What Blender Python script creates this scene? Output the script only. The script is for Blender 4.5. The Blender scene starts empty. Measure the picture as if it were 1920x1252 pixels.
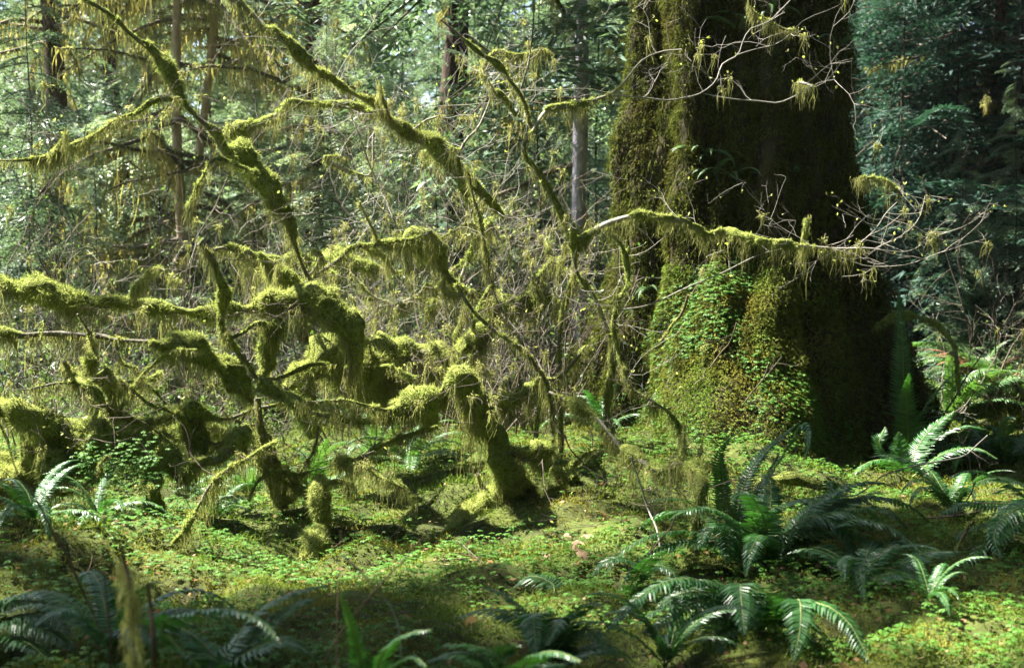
import bpy, math, random
import numpy as np
from mathutils import Vector, Matrix

# ------------------------------------------------------------------ camera, world, sun, exposure
S = bpy.context.scene
COL = S.collection
CAM_H, PITCH, FPX = 1.5, math.atan(126 / 2667.0), 2667.0
cd = bpy.data.cameras.new('camera'); cam = bpy.data.objects.new('camera', cd); COL.objects.link(cam)
cam.location = (0, 0, CAM_H); cam.rotation_euler = (math.pi / 2 - PITCH, 0, 0)
cd.sensor_width = 36; cd.lens = 50; cd.clip_start = .05; cd.clip_end = 600
cd.dof.use_dof = True; cd.dof.focus_distance = 8.8; cd.dof.aperture_fstop = 2.8
S.camera = cam

SUN_EL, SUN_AZ = math.radians(58), (-0.93, 0.36)          # to-sun: left of and behind the maples
w = bpy.data.worlds.new('World'); S.world = w; w.use_nodes = True
nt = w.node_tree; nt.nodes.clear()
sky = nt.nodes.new('ShaderNodeTexSky'); sky.sky_type = 'NISHITA'; sky.sun_disc = False
sky.sun_elevation = SUN_EL; sky.sun_rotation = math.atan2(SUN_AZ[0], SUN_AZ[1])
bg = nt.nodes.new('ShaderNodeBackground'); bg.inputs[1].default_value = .05
wo = nt.nodes.new('ShaderNodeOutputWorld')
nt.links.new(sky.outputs[0], bg.inputs[0]); nt.links.new(bg.outputs[0], wo.inputs[0])
ld = bpy.data.lights.new('sun', 'SUN'); ld.energy = 5.0; ld.angle = math.radians(.6); ld.color = (1, .95, .84)
sun = bpy.data.objects.new('sun', ld); COL.objects.link(sun)
TO_SUN = Vector((SUN_AZ[0] * math.cos(SUN_EL), SUN_AZ[1] * math.cos(SUN_EL), math.sin(SUN_EL))).normalized()
sun.rotation_euler = TO_SUN.to_track_quat('Z', 'Y').to_euler()
S.view_settings.view_transform = 'Standard'; S.view_settings.look = 'None'
S.view_settings.exposure = 2.85; S.view_settings.gamma = 1; S.view_settings.use_curve_mapping = False
S.render.engine = 'CYCLES'
S.cycles.max_bounces = 6; S.cycles.diffuse_bounces = 3; S.cycles.glossy_bounces = 2; S.cycles.transmission_bounces = 4
S.cycles.transparent_max_bounces = 4; S.cycles.caustics_reflective = False; S.cycles.caustics_refractive = False

# ------------------------------------------------------------------ helpers
R = np.random.default_rng(7)
UP = np.array([0, 0, 1.0])
CP, SP = math.cos(PITCH), math.sin(PITCH)

def P(px, py, d):
    """the point at distance y = d that stands at this place of the photograph"""
    xc, yc = (px - 960) / FPX, -(py - 626) / FPX
    v = np.array([xc, CP + yc * SP, -SP + yc * CP])
    return np.array([0, 0, CAM_H]) + v * (d / v[1])

def sines(seed, f, n=7):
    r = np.random.default_rng(seed)
    return r.normal(size=(n, 3)) * f, r.uniform(0, 6.28, n)
_NS = {}
def noise(p, f, seed=0):
    """smooth pseudo noise about -1..1 of points p (n,3)"""
    k = (seed, f)
    if k not in _NS: _NS[k] = sines(seed + 100, f)
    K, ph = _NS[k]
    return np.sin(p @ K.T + ph).sum(1) / 3.0

def gz(x, y):
    x = np.asarray(x, float); y = np.asarray(y, float)
    z = .05 * np.sin(1.3 * x + .7 * y) + .04 * np.sin(2.9 * x - 1.7 * y + 1) + .03 * np.sin(5.1 * x + 3.7 * y + 2) + .015 * np.sin(9 * x - 8 * y)
    z = z + .28 * np.exp(-((x - 1.1) ** 2 + (y - 9.9) ** 2) / 2.0)
    z = z + .16 * np.exp(-((x + 2.25) ** 2 + (y - 7.1) ** 2) / .25)
    z = z + .14 * np.exp(-((x - .1) ** 2 + (y - 8.7) ** 2) / .4)
    z = z + .35 * np.exp(-((x - 4.6) ** 2 + (y - 13.2) ** 2) / 2.0)
    z = z + .10 * np.exp(-((x - 1.9) ** 2 + (y - 5.1) ** 2) / .15) + .07 * np.exp(-((x - 2.3) ** 2 + (y - 5.3) ** 2) / .1)
    z = z + .030 * np.sin(8.3 * x + 3.1 * y + .4) * np.sin(6.7 * y - 4.2 * x) + .018 * np.sin(17 * x - 6 * y) * np.sin(13 * y + 9 * x + 1)
    return z + .03 * np.maximum(0, y - 13)

class Buf:
    """collects vertices and faces of ONE mesh"""
    def __init__(s): s.v = []; s.f = []; s.n = 0; s.nr = {}
    def add(s, v, f, m=0, smooth=False, nrm=None):
        v = np.asarray(v, np.float32).reshape(-1, 3); f = np.asarray(f, np.int32)
        if len(v) == 0 or len(f) == 0: return
        if nrm is not None: s.nr[len(s.v)] = np.asarray(nrm, np.float32).reshape(-1, 3)
        s.v.append(v); s.f.append((f + s.n, m, smooth)); s.n += len(v)
    def mesh(s, name, mats):
        me = bpy.data.meshes.new(name)
        if not s.v: return me
        v = np.concatenate(s.v)
        me.vertices.add(len(v)); me.vertices.foreach_set('co', v.ravel())
        tot = np.concatenate([np.full(len(f), f.shape[1], np.int32) for f, _, _ in s.f])
        lv = np.concatenate([f.ravel() for f, _, _ in s.f])
        me.loops.add(len(lv)); me.loops.foreach_set('vertex_index', lv)
        me.polygons.add(len(tot))
        st = np.zeros(len(tot), np.int32); st[1:] = np.cumsum(tot)[:-1]
        me.polygons.foreach_set('loop_start', st); me.polygons.foreach_set('loop_total', tot)
        me.polygons.foreach_set('material_index', np.concatenate([np.full(len(f), m, np.int32) for f, m, _ in s.f]))
        me.polygons.foreach_set('use_smooth', np.concatenate([np.full(len(f), sm, bool) for f, _, sm in s.f]))
        for m in mats: me.materials.append(m)
        me.update(calc_edges=True)
        return me

def link(name, data, parent=None, loc=None, rot=None, scale=None):
    o = bpy.data.objects.new(name, data); COL.objects.link(o)
    if parent is not None: o.parent = parent
    if loc is not None: o.location = [float(c) for c in loc]
    if rot is not None: o.rotation_euler = rot
    if scale is not None: o.scale = (scale,) * 3 if np.isscalar(scale) else scale
    return o

def tag(o, label=None, cat=None, group=None, kind=None):
    for k, v in (('label', label), ('category', cat), ('group', group), ('kind', kind)):
        if v: o[k] = v
    return o

def thing(name, label, cat, loc, group=None):
    return tag(link(name, None, None, loc), label, cat, group)

def copy_tree(o, parent=None):
    c = o.copy(); COL.objects.link(c)
    if parent is not None: c.parent = parent
    for ch in list(KIDS.get(o.name, [])): copy_tree(ch, c)
    return c
KIDS = {}
def part(name, buf, mats, parent, kind=None):
    o = link(name, buf.mesh(name, mats), parent)
    if name in ('hanging_moss', 'moss', 'twigs', 'twig_moss', 'bud_leaves', 'leaves', 'stems'): kind = 'stuff'
    if kind: o['kind'] = kind
    KIDS.setdefault(parent.name, []).append(o)
    return o

def unit(v):
    return v / np.maximum(np.linalg.norm(v, axis=-1, keepdims=True), 1e-9)

def spline(pts, vals, step):
    """Catmull-Rom through pts (n,3) with values vals (n,k) resampled about every step"""
    pts = np.asarray(pts, float); vals = np.asarray(vals, float).reshape(len(pts), -1)
    A = np.hstack([pts, vals])
    A = np.vstack([2 * A[0] - A[1], A, 2 * A[-1] - A[-2]])
    out = []
    for i in range(1, len(A) - 2):
        n = max(1, int(np.linalg.norm(A[i + 1, :3] - A[i, :3]) / step))
        t = (np.arange(n) / n)[:, None]
        a, b, c, d = A[i - 1], A[i], A[i + 1], A[i + 2]
        out.append(.5 * (2 * b + (c - a) * t + (2 * a - 5 * b + 4 * c - d) * t ** 2 + (3 * b - a - 3 * c + d) * t ** 3))
    out.append(A[-2][None])
    o = np.vstack(out)
    return o[:, :3], o[:, 3:]

def frames(p):
    t = unit(np.gradient(p, axis=0))
    s = np.cross(t, UP); bad = np.linalg.norm(s, axis=1) < .25
    s[bad] = np.cross(t[bad], np.array([1., 0, 0])); s = unit(s)
    for i in range(1, len(s)):                      # keep the frame from flipping
        v = s[i - 1] - t[i] * np.dot(s[i - 1], t[i]); s[i] = v / max(np.linalg.norm(v), 1e-6)
    return t, s, unit(np.cross(s, t))

def tube(buf, p, r, n=8, m=0, bump=0, seed=0, smooth=True, fq=9.):
    k = len(p)
    if k < 2: return
    t, s, u = frames(p)
    a = np.arange(n) / n * 2 * np.pi
    d = s[:, None] * np.cos(a)[None, :, None] + u[:, None] * np.sin(a)[None, :, None]
    r = np.asarray(r, float); rr = np.broadcast_to(r if r.ndim == 2 else r.reshape(-1, 1), (k, n))
    if bump:
        q = (p[:, None] + d * rr[..., None]).reshape(-1, 3)
        rr = rr * (1 + bump * (noise(q, fq, seed) + .6 * noise(q, fq * 3, seed + 1)).reshape(k, n))
    v = (p[:, None] + d * rr[..., None]).reshape(-1, 3)
    i = np.arange(k - 1)[:, None] * n; j = np.arange(n)[None]; j2 = (j + 1) % n
    f = np.stack([i + j, i + n + j, i + n + j2, i + j2], -1).reshape(-1, 4)
    buf.add(v, f, m, smooth)
    for e, ring in ((0, p[0]), (k - 1, p[-1])):
        b = np.vstack([v[e * n:(e + 1) * n], ring])
        idx = np.stack([np.arange(n), (np.arange(n) + 1) % n, np.full(n, n)], 1)
        if e: idx = idx[:, ::-1]
        buf.add(b, idx, m, smooth)
    return v.reshape(k, n, 3)

def blades(buf, pos, dr, ln, wd, m=0, droop=0., rng=R, nrm=None):
    """little leaf blades: one bent blade of three triangles (droop) or one triangle"""
    n = len(pos)
    if n == 0: return
    dr = unit(dr); sd = unit(np.cross(dr, rng.normal(size=(n, 3)) if nrm is None else nrm))   # a blade's face looks along nrm where given
    ln = np.broadcast_to(ln, n)[:, None]; wd = np.broadcast_to(wd, n)[:, None]
    if droop:
        mid = pos + dr * ln * .55; tip = pos + dr * ln - UP * ln * droop
        v = np.stack([pos - sd * wd * .35, pos + sd * wd * .35, mid + sd * wd * .5, mid - sd * wd * .5, tip], 1).reshape(-1, 3)
        i = np.arange(n)[:, None] * 5
        buf.add(v, i + np.array([0, 1, 2, 3]), m, nrm=None if nrm is None else np.repeat(nrm, 5, 0))
        buf.f.append((i + np.array([3, 2, 4]) + (buf.n - len(v)), m, False))
    else:
        v = np.stack([pos - sd * wd * .5, pos + sd * wd * .5, pos + dr * ln], 1).reshape(-1, 3)
        buf.add(v, np.arange(3 * n).reshape(-1, 3), m, nrm=None if nrm is None else np.repeat(nrm, 3, 0))

def strands(buf, pos, ln, wd, m=0, seg=4, rng=R):
    """thin hanging ribbons"""
    n = len(pos)
    if n == 0: return
    a = rng.uniform(0, 6.28, n); sd = np.stack([np.cos(a), np.sin(a), 0 * a], 1)
    q = pos.copy(); V = []
    for k in range(seg + 1):
        t = k / seg
        wv = (np.broadcast_to(wd, n) * (1 - .8 * t))[:, None]
        V.append(np.stack([q - sd * wv * .5, q + sd * wv * .5], 1))
        q = q - UP * (np.broadcast_to(ln, n) / seg)[:, None] + rng.normal(size=(n, 3)) * np.array([1, 1, .3]) * (np.broadcast_to(ln, n) * .06 + .004)[:, None]
    V = np.stack(V, 1).reshape(n, -1, 3)
    i = np.arange(n)[:, None, None] * (2 * seg + 2) + (np.arange(seg) * 2)[None, :, None]
    buf.add(V.reshape(-1, 3), (i + np.array([0, 1, 3, 2])).reshape(-1, 4), m)

# ------------------------------------------------------------------ materials
def new_mat(name):
    m = bpy.data.materials.new(name); m.use_nodes = True
    t = m.node_tree; t.nodes.clear()
    return m, t, t.nodes.new('ShaderNodeOutputMaterial')
def N(t, kind, **kw):
    n = t.nodes.new(kind)
    for k, v in kw.items():
        if k in n.inputs: n.inputs[k].default_value = v
        else: setattr(n, k, v)
    return n
def ramp(t, fac, cols, pos=None):
    r = N(t, 'ShaderNodeValToRGB'); e = r.color_ramp.elements
    while len(e) < len(cols): e.new(.5)
    for i, c in enumerate(cols):
        e[i].position = pos[i] if pos else i / (len(cols) - 1); e[i].color = (*c, 1)
    t.links.new(fac, r.inputs[0]); return r.outputs[0]
def tex(t, scale, detail=3, dim='Object'):
    c = N(t, 'ShaderNodeTexCoord'); n = N(t, 'ShaderNodeTexNoise', Scale=scale, Detail=detail)
    t.links.new(c.outputs[dim], n.inputs['Vector']); return n.outputs['Fac']
def geo_pos(t, scale, detail=3):
    g = N(t, 'ShaderNodeNewGeometry'); n = N(t, 'ShaderNodeTexNoise', Scale=scale, Detail=detail)
    t.links.new(g.outputs['Position'], n.inputs['Vector']); return n.outputs['Fac']

def leaf_mat(name, cols, patch=None, transl=.4, rough=.5, spec=.3, pscale=1.5, tcol=(1.1, 1.15, .7), contrast=(.35, .65)):
    """foliage: colour varies from leaf to leaf and in soft patches; light passes through"""
    m, t, out = new_mat(name)
    g = N(t, 'ShaderNodeNewGeometry')
    c = ramp(t, g.outputs['Random Per Island'], cols)
    if patch:
        f = geo_pos(t, pscale)
        mr = N(t, 'ShaderNodeMapRange'); mr.inputs[1].default_value, mr.inputs[2].default_value = contrast
        t.links.new(f, mr.inputs[0])
        c2 = ramp(t, g.outputs['Random Per Island'], patch)
        mx = N(t, 'ShaderNodeMix', data_type='RGBA'); t.links.new(mr.outputs[0], mx.inputs[0])
        t.links.new(c, mx.inputs[6]); t.links.new(c2, mx.inputs[7]); c = mx.outputs[2]
    b = N(t, 'ShaderNodeBsdfPrincipled', Roughness=rough); b.inputs['Specular IOR Level'].default_value = spec
    t.links.new(c, b.inputs['Base Color'])
    tr = N(t, 'ShaderNodeBsdfTranslucent')
    mu = N(t, 'ShaderNodeMix', data_type='RGBA', blend_type='MULTIPLY'); mu.inputs[0].default_value = 1
    mu.inputs[7].default_value = (*tcol, 1); t.links.new(c, mu.inputs[6]); t.links.new(mu.outputs[2], tr.inputs[0])
    ms = N(t, 'ShaderNodeMixShader'); ms.inputs[0].default_value = transl
    t.links.new(b.outputs[0], ms.inputs[1]); t.links.new(tr.outputs[0], ms.inputs[2]); t.links.new(ms.outputs[0], out.inputs[0])
    return m

def solid_mat(name, cols, scale=8, stretch=(1, 1, 1), rough=.9, bump=.5, bscale=30, spec=.2, pos=None):
    m, t, out = new_mat(name)
    c = N(t, 'ShaderNodeNewGeometry'); mp = N(t, 'ShaderNodeMapping'); mp.inputs['Scale'].default_value = stretch
    t.links.new(c.outputs['Position'], mp.inputs[0])
    n = N(t, 'ShaderNodeTexNoise', Scale=scale, Detail=6, Roughness=.65); t.links.new(mp.outputs[0], n.inputs['Vector'])
    n2 = N(t, 'ShaderNodeTexNoise', Scale=bscale, Detail=5); t.links.new(mp.outputs[0], n2.inputs['Vector'])
    col = ramp(t, n.outputs['Fac'], cols, pos or [.3 + .4 * i / (len(cols) - 1) for i in range(len(cols))])
    b = N(t, 'ShaderNodeBsdfPrincipled', Roughness=rough); b.inputs['Specular IOR Level'].default_value = spec
    t.links.new(col, b.inputs['Base Color'])
    bp = N(t, 'ShaderNodeBump', Strength=bump, Distance=.02); t.links.new(n2.outputs['Fac'], bp.inputs['Height'])
    t.links.new(bp.outputs[0], b.inputs['Normal']); t.links.new(b.outputs[0], out.inputs[0])
    return m

M = {}
M['moss'] = leaf_mat('moss', [(.20, .25, .065), (.33, .39, .115), (.46, .52, .19)], [(.27, .29, .09), (.40, .42, .14), (.50, .50, .21)], .45, .8, .1, 3.0, tcol=(1.05, 1.12, .8))
M['moss_core'] = solid_mat('moss_core', [(.08, .10, .02), (.18, .21, .05), (.30, .34, .10)], 30, rough=1, bump=1, bscale=120, spec=.05)
M['hang'] = leaf_mat('hanging_moss', [(.17, .18, .065), (.26, .265, .10), (.35, .345, .15)], None, .5, .8, .1, tcol=(1.05, 1.08, .8))
M['far_hang'] = leaf_mat('far_hanging_moss', [(.22, .19, .07), (.32, .28, .11), (.40, .34, .16)], None, .55, .8, .1)
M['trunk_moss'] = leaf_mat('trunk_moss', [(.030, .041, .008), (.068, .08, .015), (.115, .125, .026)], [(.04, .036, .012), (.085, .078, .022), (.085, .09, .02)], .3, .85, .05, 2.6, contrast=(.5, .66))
M['bark_giant'] = solid_mat('giant_bark', [(.018, .014, .009), (.04, .032, .016), (.06, .055, .02)], 5, (1, 1, .35), 1, 1, 25)
M['wood'] = solid_mat('maple_bark', [(.05, .045, .035), (.12, .11, .085), (.22, .21, .18)], 9, rough=.8, bump=.4, bscale=50)
M['twig'] = solid_mat('twig_bark', [(.14, .13, .105), (.24, .225, .19), (.36, .34, .30)], 5, rough=.75, bump=.1)
M['dark_twig'] = solid_mat('dark_twig', [(.05, .04, .03), (.11, .09, .07), (.17, .14, .11)], 5, rough=.8, bump=.1)
M['bud'] = leaf_mat('bud_leaf', [(.30, .36, .08), (.40, .44, .14), (.50, .50, .22)], None, .5, .5, .3)
M['soil'] = solid_mat('forest_floor', [(.02, .02, .008), (.048, .06, .013), (.09, .11, .022)], 2.5, rough=1, bump=1, bscale=22)
M['carpet'] = leaf_mat('carpet_moss', [(.07, .12, .018), (.11, .17, .028), (.16, .22, .04)], [(.16, .15, .028), (.22, .19, .04), (.18, .19, .035)], .35, .85, .08, 1.7, contrast=(.46, .66))
M['sorrel'] = leaf_mat('wood_sorrel', [(.045, .125, .016), (.075, .185, .026), (.115, .24, .04)], None, .45, .55, .18, tcol=(1.1, 1.2, .6))
M['fern'] = leaf_mat('fern_green', [(.028, .095, .026), (.042, .13, .034), (.06, .16, .045)], None, .3, .38, .6, tcol=(1.2, 1.5, .5))
M['fern_light'] = leaf_mat('fern_light', [(.05, .13, .04), (.08, .17, .055), (.11, .2, .07)], None, .4, .4, .4, tcol=(1.2, 1.3, .5))  # lit copy of sword-fern green, sunlight put into colour; licorice ferns share it
M['fern_dead'] = leaf_mat('fern_dead', [(.24, .13, .07), (.32, .20, .115), (.32, .25, .14)], None, .4, .7, .1, tcol=(1.1, .9, .8))
M['stem'] = solid_mat('fern_stem', [(.10, .13, .04), (.16, .19, .06), (.22, .22, .09)], 6, rough=.5, bump=.05)
M['needle'] = leaf_mat('conifer_needles', [(.065, .125, .08), (.105, .18, .115), (.16, .24, .165)], None, .4, .42, .45, tcol=(1.25, 1.2, .7))
M['needle_lit'] = leaf_mat('lit_needles', [(.13, .20, .12), (.20, .28, .175), (.28, .36, .25)], None, .5, .42, .45, tcol=(1.25, 1.2, .75))  # lit copy of the needles, background glow put into the colour
M['needle_shaded'] = leaf_mat('shaded_needles', [(.014, .044, .033), (.025, .064, .047), (.042, .09, .067)], None, .3, .6, .2, tcol=(1.1, 1.2, .8))  # shaded copy of the needles, right-hand shade put into the colour
M['leaf'] = leaf_mat('shrub_leaf', [(.05, .10, .025), (.085, .15, .04), (.13, .20, .06)], None, .5, .5, .3)
M['bark_dark'] = solid_mat('dark_bark', [(.02, .014, .011), (.045, .03, .022), (.075, .052, .036)], 6, (1, 1, .3), .95, .9, 20)
M['bark_red'] = solid_mat('red_bark', [(.05, .025, .018), (.11, .05, .035), (.18, .085, .06)], 6, (1, 1, .3), .95, .9, 20)
M['bark_lit'] = solid_mat('lit_bark', [(.20, .18, .23), (.42, .38, .48), (.64, .60, .70)], 16, (1, 1, .6), .9, .6, 30)  # lavender light on one trunk put into its bark colour
M['bark_sun'] = solid_mat('sun_bark', [(.20, .14, .09), (.38, .28, .19), (.52, .42, .30)], 10, (1, 1, .3), .9, .6, 30)  # sunlight on two slim trunks painted as pale warm bark
M['dead_leaf'] = leaf_mat('dead_leaf', [(.20, .12, .065), (.27, .18, .11), (.34, .24, .16)], None, .3, .7, .2)
M['stick'] = solid_mat('stick', [(.05, .034, .022), (.10, .07, .045), (.17, .13, .09)], 10, rough=.8, bump=.4)

# ------------------------------------------------------------------ ground
def make_ground():
    xs = np.concatenate([np.linspace(-120, -7, 30), np.linspace(-6.8, 6.8, 150), np.linspace(7, 120, 30)])
    ys = np.concatenate([np.linspace(-20, 2.4, 12), np.linspace(2.5, 15, 150), np.linspace(15.3, 160, 45)])
    X, Y = np.meshgrid(xs, ys)
    v = np.stack([X.ravel(), Y.ravel(), gz(X, Y).ravel()], 1)
    v[:, 2] += .018 * noise(v, 7, 3)
    nx, ny = len(xs), len(ys)
    i = (np.arange(ny - 1)[:, None] * nx + np.arange(nx - 1)[None]).ravel()[:, None]
    b = Buf(); b.add(v, i + np.array([0, 1, nx + 1, nx]), 0, True)
    tag(link('ground', b.mesh('ground', [M['soil']])), kind='structure')
make_ground()

# ------------------------------------------------------------------ the giant mossy trunk
GX, GY = 1.80, 11.6
LOBES = [(-99, 1.55, 22, 1.8, 1.4), (180, .72, 17, 1.9, 1.6), (-140, .25, 13, 1.2, 1.4), (-58, .42, 15, 2.4, 1.2), (-12, .80, 19, 2.4, 1.6), (-32, .12, 8, 3.6, .6), (70, .5, 25, 1.6, 1.4), (125, .4, 22, 1.6, 1.4)]
def giant_r(th, z):
    """radius of the trunk at angle th (degrees) and height z"""
    r = .80 + .07 * np.maximum(0, 3.4 - z)
    for a, amp, wd, top, pw in LOBES:
        da = (th - a + 180) % 360 - 180
        r = r + amp * np.exp(-(da / wd) ** 2) * np.clip(1 - z / top, 0, 1.3) ** pw
    tr = np.radians(th)
    r = r + (.065 + .03 * np.sin(2 * tr)) * np.sin(9 * tr + .5 * z + .6) + .035 * np.sin(17 * tr - .6 * z + 2) + .018 * np.sin(31 * tr + 1.2 * z)
    q = np.stack([np.cos(tr) * 1.1, np.sin(tr) * 1.1, z * .8], -1).reshape(-1, 3)
    r = r + (.05 * noise(q, 4, 11) + .032 * noise(q, 9.5, 12) + .014 * noise(q, 21, 13)).reshape(np.shape(r))
    return r
def giant_pt(th, z):
    r = giant_r(th, z); t = np.radians(th)
    return np.stack([GX + r * np.cos(t) + .05 * z * .2, GY + r * np.sin(t), z], -1)
def giant_nrm(th, z):
    a = giant_pt(th + .6, z) - giant_pt(th - .6, z); b = giant_pt(th, z + .02) - giant_pt(th, z - .02)
    return unit(np.cross(a, b))

def make_giant():
    root = thing('giant_spruce', 'enormous spruce trunk thickly covered in dark moss with flaring roots', 'tree', (GX, GY, 0))
    off = np.array([GX, GY, 0])
    na, nz = 300, 170
    th = np.linspace(0, 360, na, endpoint=False); zz = np.concatenate([np.linspace(-.25, 4.2, nz - 12), np.linspace(4.4, 17, 12)])
    T, Z = np.meshgrid(th, zz)
    v = giant_pt(T.ravel(), Z.ravel()) - off
    i = np.arange(nz - 1)[:, None] * na; j = np.arange(na)[None]; j2 = (j + 1) % na
    b = Buf(); b.add(v, np.stack([i + j, i + j2, i + na + j2, i + na + j], -1).reshape(-1, 4), 0, True)
    part('trunk', b, [M['bark_giant']], root)
    # shaggy moss: blades hanging down the bark
    r = np.random.default_rng(3); n = 100000
    t = r.uniform(-215, 35, n); z = r.uniform(-.15, 3.9, n)
    p = giant_pt(t, z); nr = giant_nrm(t, z)
    keep = (noise(p * np.array([1, 1, .6]), 4, 21) + .6 * noise(p, 11, 22) + r.normal(size=n) * .35 > -.45)
    t, z, p, nr = t[keep], z[keep], p[keep], nr[keep]; n = len(p)
    lump = .02 + .03 * np.clip(noise(p, 9, 23), -1, 1)
    b = Buf()
    blades(b, p + nr * lump[:, None] - off, nr * .8 + r.normal(size=(n, 3)) * .5 - UP * .25, r.uniform(.02, .055, n), r.uniform(.005, .011, n), 0, .5, r, unit(nr + r.normal(size=(n, 3)) * .4))
    nc = 1500; t = r.uniform(-205, 25, nc); z = r.uniform(-.1, 3.85, nc); cp = giant_pt(t, z); cn = giant_nrm(t, z)
    for i in range(nc):                                 # cushions of moss standing off the bark
        m_ = r.integers(40, 110); rc = r.uniform(.02, .075); di = unit(r.normal(size=(m_, 3)) + cn[i] * .5 - UP * .25)
        blades(b, cp[i] - off + cn[i] * .03 + di * (np.array([1, 1, 1.5]) * rc) * r.uniform(.4, 1, m_)[:, None], di + r.normal(size=(m_, 3)) * .6 - UP * .4, r.uniform(.015, .04, m_), r.uniform(.005, .01, m_), 0, 0, r, unit(di + r.normal(size=(m_, 3)) * .3))
    part('moss', b, [M['trunk_moss']], root, 'stuff')
    n = 5000
    t = r.uniform(-200, 20, n); z = r.uniform(.8, 3.9, n); p = giant_pt(t, z); nr = giant_nrm(t, z)
    k = noise(p, 5, 24) > .1
    b = Buf(); strands(b, (p + nr * .05 - off)[k], r.uniform(.06, .22, n)[k], r.uniform(.005, .010, n)[k], 0, 3, r)
    part('hanging_moss', b, [M['trunk_moss']], root, 'stuff')
    b = Buf()
    for i in range(18):
        z = 9 + 7 * i / 18; a = r.uniform(1.0, 1.9) if i < 12 else r.uniform(0, 6.283); add_boughs(b, np.array([.9 * math.cos(a), .9 * math.sin(a), z]), a, r.uniform(-.25, .2), r.uniform(2.5, 4.5), COARSE[r.integers(3)])  # boughs out of view, most aimed backward to shade the right background
    part('crown', b, [M['needle'], M['dark_twig']], root)
    return root

# ------------------------------------------------------------------ mossy branches
def wobble(n, amp, r):
    k = r.normal(size=3) * np.array([.6, .4, .25]); ph = r.uniform(0, 6, 3); t = np.linspace(0, 6, n)
    return amp * sum(k[i] * np.sin(t * (i + .7) + ph[i]) for i in range(3))

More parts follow.
